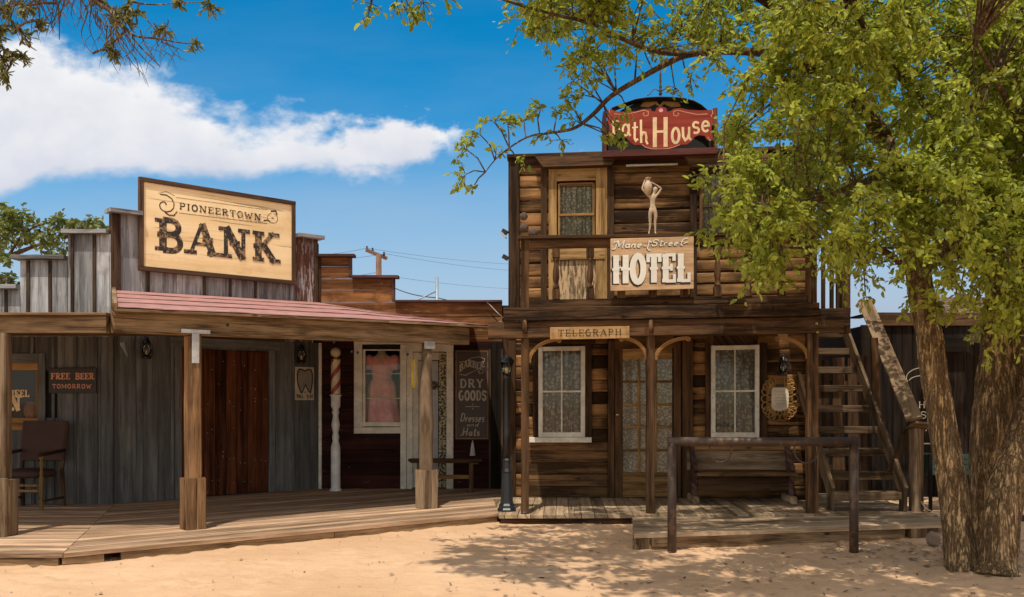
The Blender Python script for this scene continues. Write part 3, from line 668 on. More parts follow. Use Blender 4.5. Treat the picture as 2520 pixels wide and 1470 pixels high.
# ------------------------------------------------------------------ saloon (left)
def saloon():
    fr = SAL; P = fr.px
    t = T('saloon_building', 'grey board and batten saloon front with stepped parapet at far left', 'building', fr, (-1.2, 0, 0))
    xs = [fr.X(u) for u in (-400, 49, 166, 268)]; tops = [P(20, 712)[1], P(100, 640)[1], P(220, 577)[1]]
    def top(x): return tops[0] if x < xs[1] else tops[1] if x < xs[2] else tops[2]
    wx0, wz0 = P(-150, 1029); wx1, wz1 = P(95, 912); hole = (wx0, wx1, wz0, wz1)
    sp = P(124, 600)[0] - P(70, 600)[0]
    mb = MB(fr); b0 = P(70, 600)[0]
    x = xs[0]; cuts = sorted([xs[0], xs[1], xs[2], -.0] + [b0 + sp * i for i in range(-10, 5) if xs[0] < b0 + sp * i < -.02])
    for a, b in zip(cuts, cuts[1:]):
        planks_v(mb, a, b, 2.26, top((a + b) / 2), 1.0, 0, .03)
    mb.build('parapet', M['grey_wood'], t)
    mb = MB(fr); backing(mb, xs[0], .0, 0, 2.9, .031, .05, [hole]); mb.build('sheathing', M['interior'], t)
    mb = MB(fr); planks_v(mb, xs[0], -.0, 0, 2.26, sp, 0, .03, [hole]); mb.build('wall', M['blue_wall'], t)
    mb = MB(fr)
    for u in (16, 70, 124, 179, 233): x = P(u, 700)[0]; mb.bx(x - .022, x + .022, -.022, -.001, 2.27, top(x) - .01, ax='z')
    for u in (-38, -92): x = P(u, 700)[0]; mb.bx(x - .022, x + .022, -.022, -.001, 2.27, top(x) - .01, ax='z')
    split(mb, 'batten', M['dark_batten'], t)
    mb = MB(fr)
    for u in (80, 132, 186, 237):
        x = P(u, 1000)[0]; z0 = P(u, 870)[1] if u == 80 else .0
        mb.bx(x - .02, x + .02, -.02, -.001, z0, 2.25, ax='z')
    x = P(111, 1000)[0]; mb.bx(x - .02, x + .02, -.02, -.001, 0, wz0 - .2, ax='z')
    mb.bx(-.075, .0, -.035, -.001, 0, 2.25, ax='z'); split(mb, 'batten', M['blue_wall'], t)
    mb = MB(fr)
    for i, (ua, ub) in enumerate(((-400, 48), (35, 165), (158, 268))):
        mb.bx(P(ua, 640)[0], P(ub, 640)[0], -.10, .12, tops[i], tops[i] + .055, seg=2, wob=.003)
    split(mb, 'coping', M['grey_wood'], t)
    # window
    win = MB(fr); cx1 = P(113, 950)[0]; cz1 = P(100, 870)[1]; cz0 = P(100, 1075)[1]
    win.bx(wx1 + .005, cx1, -.03, -.002, cz0, cz1, ax='z'); win.bx(wx0, wx1 + .004, -.03, -.002, wz1 + .10, cz1, ax='x')
    wo = win.build('window_frame', M['blue_wall'], t)
    mb = MB(fr); mb.bx(wx0, wx1, -.026, -.002, wz1 + .002, wz1 + .098, ax='x'); mb.bx(wx0, wx1 + .004, -.036, .02, P(50, 1059)[1], P(50, 1041)[1], ax='x')
    mb.bx(wx1 - .035, wx1, -.01, .03, wz0, wz1, ax='z'); mb.bx(wx0, wx1, -.012, .03, wz0 - .07, wz0, ax='x'); mb.build('sill', M['bracket_wood'], wo)
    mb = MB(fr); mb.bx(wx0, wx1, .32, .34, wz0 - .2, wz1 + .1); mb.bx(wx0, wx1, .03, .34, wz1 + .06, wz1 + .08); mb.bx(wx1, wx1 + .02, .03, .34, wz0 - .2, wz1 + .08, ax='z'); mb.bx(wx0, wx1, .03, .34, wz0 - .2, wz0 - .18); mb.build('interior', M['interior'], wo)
    mb = MB(fr); mb.add([(wx0, .008, wz0), (wx1, .008, wz0), (wx1, .008, wz1), (wx0, .008, wz1)], [(0, 1, 2, 3)]); mb.build('pane', M['glass'], wo)
    mb = MB(fr); xa, za = P(22, 977); xb, zb = P(73, 960)
    k = 13.2 / 54 * sp
    text(mb, 'HEEL', xb - 4 * k, za, P(20, 960)[1] - za, 4 * k, .002, wt=.26, serif=.16, st=.2)
    xa, za = P(20, 1011); xb, zb = P(53, 971); text(mb, 'N', xa, za, zb - za, xb - xa, .002, wt=.24, serif=.2, st=.2)
    xa, za = P(18, 1031); mb.bx(wx0, wx0 + .01, .002, .003, wz0, wz0 + .01); mb.build('lettering', M['cream'], wo)
    # porch: beam, roof edge and post
    yb = POSTY - c0.y
    bz0, bz1 = P(130, 819, yb - .05)[1], P(130, 778, yb - .05)[1]
    mb = MB(fr); xr = P(266, 800, yb)[0]
    mb.bx(-5, xr, yb - .05, yb + .05, bz0, bz1, seg=8, wob=.003); mb.build('porch_beam', M['beam'], t)
    mb = MB(fr); mb.bx(-5, xr + .03, yb - .12, yb + .06, bz1 + .003, bz1 + .03, seg=8, wob=.003); mb.bx(-5, xr + .02, yb + .0601, .0, bz1 + .004, bz1 + .03, ax='x', seg=4); mb.build('porch_roof', M['beam'], t)
    px_ = P(4, 900, yb)[0]; mb = MB(fr); mb.bx(px_ - .075, px_ + .075, yb - .072, yb + .072, .0, bz0 - .002, ax='z', seg=5, wob=.002, ch=.012); po = mb.build('porch_post', M['post_grey'], t)
    mb = MB(fr); mb.bx(px_ - .115, px_ + .115, yb - .13, yb - .075, .004, .60, ax='z', ch=.012); mb.bx(px_ + .077, px_ + .118, yb - .074, yb + .115, .004, .58, ax='z', ch=.012); mb.build('post_base', M['post_grey'], po)
POSTY = 9.66
saloon()
def free_beer():
    fr = SAL; x0, z1 = fr.px(120, 906, -.05); x1, z0 = fr.px(237, 968, -.05)
    t = T('wall_sign', 'small black FREE BEER TOMORROW sign on the saloon wall', 'sign', fr, ((x0 + x1) / 2, -.03, z0))
    mb = MB(fr); mb.bx(x0, x1, -.05, -.024, z0, z1); mb.build('board', M['sign_black'], t)
    h = z1 - z0; w = x1 - x0; mb = MB(fr)
    text(mb, 'FREE', x0 + .045 * w, z0 + .55 * h, .25 * h, .41 * w, -.051, wt=.24, serif=.16, st=.18)
    text(mb, 'BEER', x0 + .56 * w, z0 + .55 * h, .25 * h, .40 * w, -.051, wt=.24, serif=.16, st=.18); mb.build('lettering', M['pink_letter'], t); mb = MB(fr)
    text(mb, 'TOMORROW', x0 + .07 * w, z0 + .19 * h, .17 * h, .84 * w, -.051, wt=.22, serif=.14, st=.17); mb.build('lettering', M['pink_letter'], t)
free_beer()
def chair():
    fr = Frame(0, 0, 0); p = G(78, 1250)
    fr = Frame(p.x, p.y - .02, -4); t = T('armchair', 'dark leather armchair with turned wooden legs on the saloon boardwalk', 'chair', fr, (0, 0, 0))
    w = .29; d = .50
    turned = [(.020, 0), (.028, .03), (.016, .07), (.024, .10), (.026, .13), (.014, .16), (.028, .18), (.030, .42), (.016, .44), (.026, .47), (.016, .51), (.020, .56), (.028, .60), (.012, .63), (.026, .66), (.028, .69), (.01, .70)]
    for sx in (-1, 1): mb = MB(fr); mb.lathe([(r * .95, z) for r, z in turned], (sx * w, -d / 2, 0), 12); mb.build('leg', M['turned'], t)
    for sx in (-1, 1): mb = MB(fr); mb.bar((sx * (w - .01), d / 2 + .03, 0), (sx * (w - .015), d / 2, .50), .045, .045, (0, 1, 0)); mb.bar((sx * (w - .015), d / 2, .5), (sx * w, d / 2 + .10, 1.10), .045, .045, (0, 1, 0)); mb.build('leg', M['chair_wood'], t)
    mb = MB(fr)
    for i in range(9):
        x = -w + .02 + (2 * w - .04) * i / 8; nxt = -w + .02 + (2 * w - .04) * (i + 1) / 8
    mb.lathe([(.02, .40), (.27, .405), (.29, .43), (.29, .475), (.26, .50), (.15, .515), (.02, .52)], (0, 0, 0), 32, 1.06, .92); mb.build('seat', M['leather'], t)
    mb = MB(fr); b0 = Vector((0, d / 2 + .01, .60)); b1 = Vector((0, d / 2 + .095, 1.12)); mb.bar(b0, b1, .61, .06, (0, 1, 0), ch=.02, seg=4); mb.build('backrest', M['leather'], t)
    for sx in (-1, 1): mb = MB(fr); mb.tube([(sx * w, -d / 2 - .03, .705), (sx * w, -.1, .715), (sx * w, .1, .725), (sx * w, d / 2 + .04, .735)], [.028, .024, .024, .02], 8); mb.build('armrest', M['chair_wood'], t)
    for z in (.245, .315):
        pr = [(.012, 0)] + [(.012 + .010 * abs(math.sin(i * 1.1)), .02 + i * .03) for i in range(18)] + [(.012, .57)]
        mb = MB(fr); mb.tube([(-w + q, -d / 2, z) for r, q in pr], [r for r, q in pr], 8); mb.build('stretcher', M['turned'], t)
    mb = MB(fr)
    for sx in (-1, 1): mb.bx(sx * w - .012, sx * w + .012, -d / 2, d / 2 + .02, .10, .13)
    mb.build('stretcher', M['chair_wood'], t)
chair()
# ------------------------------------------------------------------ lantern builder (three of a kind on the walls)
def lantern(fr, u, vt, vb, label):
    x, zt = fr.px(u, vt, -.10); _, zb = fr.px(u, vb, -.10); h = zt - zb
    t = T('wall_lantern', label, 'lantern', fr, (x, -.11, zb), 'old oil lanterns hung on the porch walls')
    mb = MB(fr); mb.lathe([(.055, 0), (.06, .01), (.06, .03), (.045, .045)], (x, -.11, zb), 14); mb.build('fuel_base', M['iron'], t)
    mb = MB(fr); r = h * .20; mb.lathe([(.035, .045), (r, .045 + h * .15), (r, h * .45), (.032, h * .66)], (x, -.11, zb), 14); mb.build('glass_chimney', M['glass'], t)
    mb = MB(fr); mb.lathe([(.012, .045), (.014, .05 + h * .08), (.02, h * .22), (.004, h * .38)], (x, -.11, zb), 10); mb.build('burner', M['bulb'], t)
    mb = MB(fr); mb.lathe([(.05, h * .64), (.055, h * .68), (.035, h * .74), (.03, h * .86), (.012, h * .9)], (x, -.11, zb), 14)
    for s in (-1, 1): mb.tube([(x + s * .055, -.11, zb + .02), (x + s * (r + .022), -.11, zb + h * .28), (x + s * (r + .018), -.11, zb + h * .5), (x + s * .035, -.11, zb + h * .8)], .006, 6)
    mb.tube([(x - .03, -.11, zb + h * .86), (x, -.11, zb + h), (x + .03, -.11, zb + h * .86)], .004, 6); mb.tube([(x, -.11, zb + h), (x, 0.0, zb + h)], .006, 6)
    mb.build('cage', M['iron'], t)
# ------------------------------------------------------------------ bank
def bank():
    fr = BNK; P = fr.px; Lw = fr.X(787)
    t = T('bank_building', 'grey plank bank front with red sheet porch roof and plank door', 'building', fr, (1.6, 0, 0))
    ztop = P(300, 528)[1]
    mb = MB(fr); xm = P(346, 700)[0]; xe = P(772, 700)[0]
    mb.bx(.0, xm, 0, .03, 2.3, ztop, ax='z'); mb.build('parapet', M['ply_wood'], t)
    mb = MB(fr); mb.bx(P(728, 700)[0], xe, -.004, .03, 2.3, ztop, ax='z'); mb.build('parapet', M['peeling_ply'], t)
    mb = MB(fr); bb = [xm] + [P(u, 690)[0] for u in (435, 502, 566, 628)] + [P(728, 700)[0]]
    for a, b in zip(bb, bb[1:]): mb.bx(a + .001, b - .001, .004, .03, 2.3, ztop - .02, ax='z')
    mb.build('parapet', M['grey_wood'], t)
    mb = MB(fr)
    for u in (364, 502, 566, 628): x = P(u, 690)[0]; mb.bx(x - .02, x + .02, -.02, .003, 2.31, ztop - .03, ax='z')
    split(mb, 'batten', M['dark_batten'], t)
    mb = MB(fr); mb.bx(.0, .085, -.028, -.001, 2.31, ztop - .002, ax='z'); mb.bx(-.03, -.002, -.02, .1, 2.31, ztop - .002, ax='z'); mb.bx(xe - .002, xe + .06, -.028, .05, 2.4, ztop - .002, ax='z'); split(mb, 'corner_board', M['sign_frame'], t)
    mb = MB(fr); mb.bx(-.09, P(343, 520)[0] - .004, -.14, .10, ztop + .001, ztop + .055); mb.bx(P(729, 590)[0], xe + .13, -.12, .12, ztop + .002, ztop + .06); split(mb, 'coping', M['grey_wood'], t)
    mb = MB(fr); backing(mb, .0, Lw - .0, 0, ztop - .05, .031, .05); mb.build('sheathing', M['interior'], t)
    # lower wall and door
    dx0, dz1 = P(446, 857); dx1 = P(660, 900)[0]
    mb = MB(fr); planks_v(mb, .0, Lw - .01, 0, 2.30, .30, 0, .03, [(dx0, dx1, 0, dz1)]); mb.build('wall', M['blue_wall'], t)
    mb = MB(fr)
    for u in (285, 355, 424, 720): x = P(u, 1000)[0]; mb.bx(x - .022, x + .022, -.02, -.001, 0, 2.28, ax='z')
    mb.bx(dx0 - .10, dx0 - .002, -.03, -.001, 0, dz1 + .02, ax='z'); mb.bx(dx1 + .002, dx1 + .10, -.03, -.001, 0, dz1 + .02, ax='z')
    mb.bx(dx0 - .16, dx1 + .18, -.034, -.001, dz1 + .022, dz1 + .17, ax='x'); mb.build('door_frame', M['blue_wall'], t)
    mb = MB(fr); mb.bx(dx0 - .2, dx1 + .25, -.07, -.036, dz1 + .15, dz1 + .19, ax='x'); mb.build('door_hood', M['dark_batten'], t)
    mb = MB(fr); n = 8; w = (dx1 - dx0) / n
    for i in range(n): mb.bx(dx0 + i * w + .003, dx0 + (i + 1) * w - .003, -.004 + random.uniform(-.004, .004), .03, .02, dz1 - random.uniform(0, .02), ax='z')
    d = mb.build('door', M['door_red'], t, label='dark red plank door studded with nails')
    mb = MB(fr)
    for i in range(52):
        x = dx0 + w * (random.randrange(n) + random.choice((.3, .7))); z = random.choice((.15, .2, .5, .55, .9, 1.3, 1.35, 1.6, 1.9)) + random.uniform(-.1, .1)
        mb.lathe([(.007, 0), (.004, .004)], (0, 0, 0), 6); o = len(mb.v) - 12
        for q in range(o, len(mb.v)): vx, vy, vz = mb.v[q]; mb.v[q] = (x + vx, -.0085 - vz, z + vy)
    mb.build('nail_heads', M['galv'], d, kind='stuff')
    # porch beam on POR line of the bank
    a = Vector(BC0); b = Vector(BC1); dd = (b - a); bl = dd.length; dd /= bl; up = Vector((0, 0, 1)); nrm = Vector((dd.y, -dd.x, 0))
    def L(p): return fr.loc(p)
    mb = MB(fr)
    za, zb = 2.095, 2.325; zc, zd = 2.13, 2.385
    mb.bar(L(a + up * (za + zb) / 2), L(a + dd * bl * .97 + up * (zc + zd) / 2), .11, .235, (0, 0, 1), seg=10, wob=.004, ch=.01); mb.build('porch_beam', M['beam'], t)
    for u, v in ((866, 866), (880, 868), (822, 842), (1003, 872), (560, 800)):
        fb = Frame(a.x, a.y, math.degrees(math.atan2(dd.y, dd.x))); bx_, bz_ = fb.px(u, v, -.056); p = fb.w(bx_, -.056, bz_); q = L(p); na = math.atan2(dd.y, dd.x) - fr.ang
        mb = MB(fr); mb.lathe([(.020, 0), (.016, .006)], (0, 0, 0), 8); mb.v = [(q[0] + x * math.cos(na) + z * math.sin(na), q[1] + x * math.sin(na) - z * math.cos(na), q[2] + y) for x, y, z in mb.v]; mb.build('bolt', M['iron'], t)
    # roof laid in four courses between wall line and eave
    ea = a + nrm * .16 - dd * .02; eb = a + dd * (bl + .55) + nrm * .13
    wall = [fr.w(.0, 0, P(275, 714)[1]), fr.w(Lw * .5, 0, P(520, 728)[1]), fr.w(Lw - .02, 0, P(772, 744)[1]), BAR.w(BAR.X(960), 0, P2(960, 772)), BAR.w(BAR.X(1165), 0, P2(1165, 803))]
    for p in wall: p.y -= .004
    eave = [ea.lerp(eb, k) + up * z for k, z in ((0, 2.335), (.30, 2.36), (.62, 2.385), (.82, 2.40), (1, 2.41))]
    mb = MB(fr); nc = 4
    for c in range(nc):
        t0, t1 = c / nc, (c + 1) / nc + (.02 if c < nc - 1 else 0)
        vs = []; m = 24
        for i in range(m + 1):
            k = i / m * (len(wall) - 1); j = min(int(k), len(wall) - 2); f = k - j
            wp = wall[j].lerp(wall[j + 1], f); ep = eave[j].lerp(eave[j + 1], f)
            l0 = ep.lerp(wp, t0 + random.uniform(-.006, .006)) + up * (.014 + random.uniform(-.004, .004)); l1 = ep.lerp(wp, t1) + up * .001
            vs += [L(l0), L(l1), L(l0 - up * .007)]
        fs = []
        for i in range(m): o = i * 3; fs += [(o, o + 3, o + 4, o + 1), (o + 2, o + 5, o + 3, o)]
        mb.add(vs, fs, None, random.random())
    mb.build('porch_roof', M['roof_pink'], t, label='faded pink sheet porch roof laid in courses')
    mb = MB(fr)
    vs = [];
    for i in range(len(wall)): vs += [L(eave[i] - up * .03), L(wall[i] - up * .03)]
    mb.add(vs, [(2 * i, 2 * i + 1, 2 * i + 3, 2 * i + 2) for i in range(len(wall) - 1)])
    for i in range(len(eave) - 1): mb.bar(L(eave[i] - up * .016 - nrm * .01), L(eave[i + 1] - up * .016 - nrm * .01), .03, .028, (0, 0, 1), jit=.003)
    mb.bar(L(ea + up * 2.325), L(wall[0] - up * .02), .05, .12, (0, 0, 1)); mb.build('roof_deck', M['beam'], t)
    for (pc, kind) in ((G(468, 1300), 0), (G(1034, 1248), 1)):
        q = a + dd * (pc - a).dot(dd); lx, ly, _ = L(q); ang = math.atan2(dd.y, dd.x) - fr.ang
        ca, sa = math.cos(ang), math.sin(ang)
        def rot(mb):
            mb.v = [(lx + x * ca - y * sa, ly + x * sa + y * ca, z) for x, y, z in mb.v]; return mb
        zt = 2.09 if kind == 0 else 2.13
        mb = MB(fr)
        if kind == 0: mb.bx(-.074, .074, -.073, .073, 0, zt, ax='z', seg=6, wob=.003, ch=.014)
        else:
            mb.tube([(random.uniform(-.008, .008), random.uniform(-.006, .006), z) for z in np.linspace(.0, zt - .0, 9)], [.092, .092, .090, .090, .094, .088, .084, .070, .064], 10, smooth=True)
        po = rot(mb).build('porch_post', M['post'] if kind == 0 else M['post_grey'], t)
        mb = MB(fr); hb = .56 if kind == 0 else .50
        mb.bx(-.108, .0, -.110, -.0745, .002, hb, ax='z', ch=.012); mb.bx(.004, .108, -.112, -.0745, .002, hb - .008, ax='z', ch=.012); mb.bx(-.112, -.0755, -.0735, .10, .002, hb - .004, ax='z', ch=.012)
        mb.bx(.0755, .112, -.0735, .10, .002, hb, ax='z', ch=.012); rot(mb).build('post_base', M['post'] if kind == 0 else M['post_grey'], po)
        mb = MB(fr)
        if kind == 0: mb.bx(-.16, .16, -.088, -.076, 2.12, 2.165, ax='x'); mb.bx(-.04, .04, -.087, -.0765, 1.80, 2.119, ax='z')
        else: mb.bx(-.08, .08, -.076, -.066, 2.06, 2.16, ax='x')
        rot(mb).build('strap_plate', M['galv'], po)
BC0 = (-4.12, 9.62, 0); BC1 = (-.50, 12.64, 0)
def P2(u, v): return BAR.px(u, v)[1]
bank()
lantern(BNK, 360, 826, 884, 'black wall lantern left of the red plank door')
lantern(BNK, 741, 843, 896, 'dark wall lantern above the tooth sign')
def bank_sign():
    fr = BNK; P = fr.px; y = -.085
    x0, z1 = P(343, 436, y); x1, zz = P(727, 495, y); _, z0 = P(343, 666, y); _, z0b = P(727, 700, y); z0 = (z0 + z0b) / 2; z1 = (z1 + zz) / 2
    t = T('bank_sign', 'large tan sign board lettered BANK standing above the pink porch roof', 'sign', fr, ((x0 + x1) / 2, -.05, z0))
    mb = MB(fr); mb.bx(x0 + .03, x1 - .03, y + .012, -.03, z0 + .03, z1 - .03, ax='x', jit=0); mb.build('board', M['sign_tan'], t)
    mb = MB(fr); f = .06
    mb.bx(x0, x1, y - .012, -.028, z0, z0 + f, ax='x'); mb.bx(x0, x1, y - .012, -.028, z1 - f, z1, ax='x'); mb.bx(x0, x0 + f, y - .014, -.03, z0 + f + .001, z1 - f - .001, ax='z'); mb.bx(x1 - f, x1, y - .014, -.03, z0 + f + .001, z1 - f - .001, ax='z')
    mb.build('frame', M['sign_frame'], t)
    yt = y + .0105; mb = MB(fr)
    def q(zx, zy): return P(zx / 2.8 * .9545, (420 + zy / 2.8) * .9545, yt)
    a0, b0 = q(1140, 632); a1, b1 = q(2010, 722); _, bt = q(1140, 398)
    text(mb, 'BANK', a0 - .03, b0, bt - b0, a1 - a0 + .05, yt, wt=.235, serif=.21, st=.13, spur=.085)
    mb.build('lettering', M['worn_black'], t)
    mb = MB(fr); a0, b0 = q(1292, 336); a1, b1 = q(1885, 418); _, bt = q(1292, 287)
    text(mb, 'PIONEERTOWN', a0, b0, bt - b0, a1 - a0, yt, wt=.20, serif=.16, st=.16)
    cx, cz = q(1190, 305)
    line(mb, [(cx + (.012 + .0105 * i) * math.cos(.55 * i), cz + (.012 + .0105 * i) * math.sin(.55 * i) * .9) for i in range(16)], .016, yt)
    e = q(1278, 352); line(mb, [(cx, cz - .10), (cx + .06, cz - .135), (cx + .13, cz - .13), e], .02, yt)
    c2 = q(1275, 262); line(mb, [(cx - .09, cz + .15), (cx + .02, cz + .19), (cx + .14, cz + .15)], .006, yt)
    l0 = q(1270, 250); l1 = q(1930, 340); line(mb, [l0, l1], .006, yt); l0 = q(1290, 362); l1 = q(1930, 440); line(mb, [l0, l1], .007, yt)
    dx, dz = q(1968, 400); line(mb, [(dx + .085 * math.cos(i * .45 + 1.8), dz + .075 * math.sin(i * .45 + 1.8)) for i in range(14)], .008, yt)
    line(mb, [(dx - .03, dz + .10), (dx + .05, dz + .115), (dx + .075, dz + .06)], .022, yt); line(mb, [(dx - .15, dz - .055), (dx - .08, dz - .04), (dx - .04, dz - .06)], .02, yt)
    line(mb, [(dx - .02, dz), (dx + .02, dz)], .014, yt)
    mb.build('small_lettering', M['worn_black'], t)
bank_sign()
def tooth_sign():
    fr = BNK; P = fr.px; y = -.03; x0, z1 = P(727, 903, y); x1, _ = P(773, 903, y); _, z0 = P(727, 985, y); w = x1 - x0; h = z1 - z0
    t = T('wall_sign', 'cream dentist sign painted with a grey tooth on the bank wall', 'sign', fr, ((x0 + x1) / 2, -.02, z0))
    mb = MB(fr); mb.bx(x0, x1, y, -.008, z0, z1, jit=0); mb.build('board', M['tooth_tan'], t)
    out = [(.30, .22), (.16, .42), (.10, .62), (.10, .80), (.18, .92), (.32, .93), (.5, .88), (.66, .93), (.82, .92), (.90, .80), (.90, .55), (.86, .38), (.80, .22), (.70, .27), (.53, .46), (.36, .24)]
    pts = [(x0 + a * w, z0 + b * h) for a, b in out]
    mb = MB(fr); yy = y - .0012; mb.add([(a, yy, b) for a, b in pts], [(0, 1, 2, 3, 4, 5, 6, 14, 15), (6, 7, 8, 9, 10, 11, 12, 13, 14)]); mb.build('tooth_shape', M['tooth_grey'], t)
    mb = MB(fr); line(mb, pts + [pts[0]], .022, yy, .0015); text(mb, 'PULL', x0 + .06 * w, z0 + .06 * h, .11 * h, .36 * w, yy, wt=.2); text(mb, "'EM", x0 + .55 * w, z0 + .05 * h, .12 * h, .38 * w, yy, wt=.2)
    text(mb, 'WE', x0 + .44 * w, z0 + .215 * h, .05 * h, .18 * w, yy, wt=.2)
    mb.build('lettering', M['letter_black'], t)
tooth_sign()
# ------------------------------------------------------------------ barber shop
def barber():
    fr = BAR; P = fr.px
    t = T('barber_shop', 'barber shop with dark red plank wall and stepped brown parapet', 'building', fr, (1.3, 0, 0))
    X = fr.X; e1, e2, e3 = X(866), X(972), X(1236); t1, t2, t3 = P(820, 634)[1], P(915, 686)[1], P(1100, 745)[1]
    mb = MB(fr); pit = .19
    planks_h(mb, .02, e3, 2.32, t3, pit, 0, .03); planks_h(mb, .02, e2, t3, t2, pit, 0, .03); planks_h(mb, .02, e1, t2, t1, pit, 0, .03); mb.build('parapet', M['orange_planks'], t)
    mb = MB(fr); mb.bx(-.04, e1 + .05, -.10, .1, t1 + .001, t1 + .045); mb.bx(e1 + .002, e2 + .06, -.10, .1, t2 + .001, t2 + .045); mb.bx(e2 + .002, e3, -.08, .1, t3 + .001, t3 + .035); split(mb, 'coping', M['maroon_trim'], t)
    mb = MB(fr); mb.bx(e1 - .045, e1 + .003, -.022, .034, t2 + .046, t1, ax='z'); mb.bx(e2 - .045, e2 + .004, -.022, .034, t3 + .04, t2, ax='z'); split(mb, 'corner_board', M['maroon_trim'], t)
    wx0, wz1 = P(892, 860); wx1, wz0 = P(986, 1050); hole = (wx0, wx1, wz0, wz1); dx0 = X(1016); dx1 = X(1099); dz1 = P(1050, 866)[1]
    mb = MB(fr); wl = X(1208); planks_h(mb, .03, wl, 0, 2.32, .21, 0, .03, [hole, (dx0, dx1, 0, dz1)]); mb.build('wall', M['red_planks'], t)
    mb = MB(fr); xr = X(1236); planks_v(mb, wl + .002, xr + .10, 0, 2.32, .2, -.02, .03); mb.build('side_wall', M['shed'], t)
    mb = MB(fr); mb.bx(-.11, .018, -.02, .035, 2.32, t1, ax='z', seg=3, wob=.002); split(mb, 'corner_board', M['sign_frame'], t)
    mb = MB(fr); mb.bx(-.015, .035, -.03, .028, 0, 2.3, ax='z'); split(mb, 'corner_board', M['white'], t)
    mb = MB(fr); mb.bx(wl - .03, wl + .0, -.026, -.001, 0, 2.2, ax='z'); mb.bx(X(1233), X(1238), -.05, -.021, 0, 2.2, ax='z'); split(mb, 'corner_board', M['dark_batten'], t)
    mb = MB(fr); backing(mb, -.3, xr + .25, 0, 2.9, .041, .06, [hole]); mb.build('sheathing', M['interior'], t)
    # window
    mb = MB(fr); ox0 = X(872); ox1 = X(1001); oz1 = P(900, 848)[1]; oz0 = P(900, 1067)[1]
    mb.bx(ox0, wx0, -.035, -.001, oz0 + .1, oz1 - .001, ax='z'); mb.bx(wx1, ox1, -.035, -.001, 0, oz1 - .001, ax='z'); mb.bx(ox0, wx1 - .001, -.037, -.001, oz0, oz0 + .098, ax='x'); mb.bx(ox0, ox1, -.037, -.001, oz1, oz1 + .075, ax='x')
    wf = mb.build('window_frame', M['white'], t)
    mb = MB(fr); f = .045; gz1 = wz1; gz0 = wz0
    mb.bx(wx0, wx0 + f, .0, .04, gz0, gz1, ax='z'); mb.bx(wx1 - f * .3, wx1, .0, .04, gz0, gz1, ax='z'); mb.bx(wx0, wx1, -.002, .04, gz0, gz0 + .07, ax='x'); mb.bx(wx0, wx1, -.001, .04, gz1 - .02, gz1, ax='x')
    for v in (920, 981): z = P(940, v)[1]; mb.bx(wx0 + f, wx1 - f * .3, .004, .02, z - .007, z + .007, ax='x')
    mb.build('sash', M['white'], wf)
    mb = MB(fr); mb.add([(wx0, .024, gz0), (wx1, .024, gz0), (wx1, .024, gz1), (wx0, .024, gz1)], [(0, 1, 2, 3)]); mb.build('pane', M['glass'], wf)
    mb = MB(fr); a, b = wx0 - .1, wx1 + .1; c, d = gz0 - .05, gz1 + .1
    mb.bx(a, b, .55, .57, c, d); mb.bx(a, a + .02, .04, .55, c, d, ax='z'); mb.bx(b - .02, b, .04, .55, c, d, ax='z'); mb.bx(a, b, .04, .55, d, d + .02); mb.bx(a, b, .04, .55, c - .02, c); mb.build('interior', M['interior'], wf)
    # door
    mb = MB(fr); fx1 = X(1116); mb.bx(dx1, fx1, -.035, -.001, 0, dz1, ax='z'); mb.bx(ox1 + .001, fx1, -.036, -.001, dz1 + .001, oz1 + .03, ax='x'); mb.bx(ox1 + .002, dx0, -.02, .03, 0, dz1, ax='z'); mb.build('door_frame', M['white'], t)
    mb = MB(fr); sx = X(1080); mb.bx(dx0, dx0 + .09, .0, .04, .02, dz1 - .01, ax='z'); mb.bx(dx0 + .091, sx, .002, .04, .02, .32, ax='x'); mb.bx(dx0 + .091, sx, .002, .04, dz1 - .13, dz1 - .01, ax='x'); dr = mb.build('door', M['door_paint'], t)
    mb = MB(fr); mb.bx(sx, dx1 - .003, -.001, .04, .02, dz1 - .01, ax='z'); mb.build('door_stile', M['peel_black'], dr, label='cream door stile with peeling black paint')
    mb = MB(fr); mb.bx(dx0 + .09, sx, .018, .03, .32, dz1 - .13, ax='z', jit=0); mb.build('blind', M['shade'], dr)
    mb = MB(fr); mb.bx(dx0 + .09, sx, .0, .017, dz1 - .145, dz1 - .131, ax='x'); mb.bx(sx - .012, sx, .0, .017, .32, dz1 - .146, ax='z'); mb.build('door_bead', M['black'], dr)
barber()
def oval_sign():
    fr = BAR; x, z = fr.px(1064, 949, -.01); t = T('oval_sign', 'small black oval sign on the white barber shop door', 'sign', fr, (x, 0, z - .07))
    mb = MB(fr); n = 20; pts = [(x + .095 * math.cos(2 * math.pi * i / n), z + .072 * math.sin(2 * math.pi * i / n)) for i in range(n)]; mb.prism(pts, -.006, .012); mb.build('plate', M['black'], t)
    mb = MB(fr); line(mb, [(x + .08 * math.cos(2 * math.pi * i / n), z + .058 * math.sin(2 * math.pi * i / n)) for i in range(n + 1)], .006, -.007)
    line(mb, [(x - .045, z - .012), (x - .035, z + .018), (x - .01, z + .016), (x - .008, z - .016), (x - .038, z - .018)], .007, -.007); line(mb, [(x + .005, z - .016), (x + .012, z + .016), (x + .03, z - .006), (x + .04, z + .014)], .007, -.007)
    mb.build('lettering', M['tooth_grey'], t)
oval_sign()
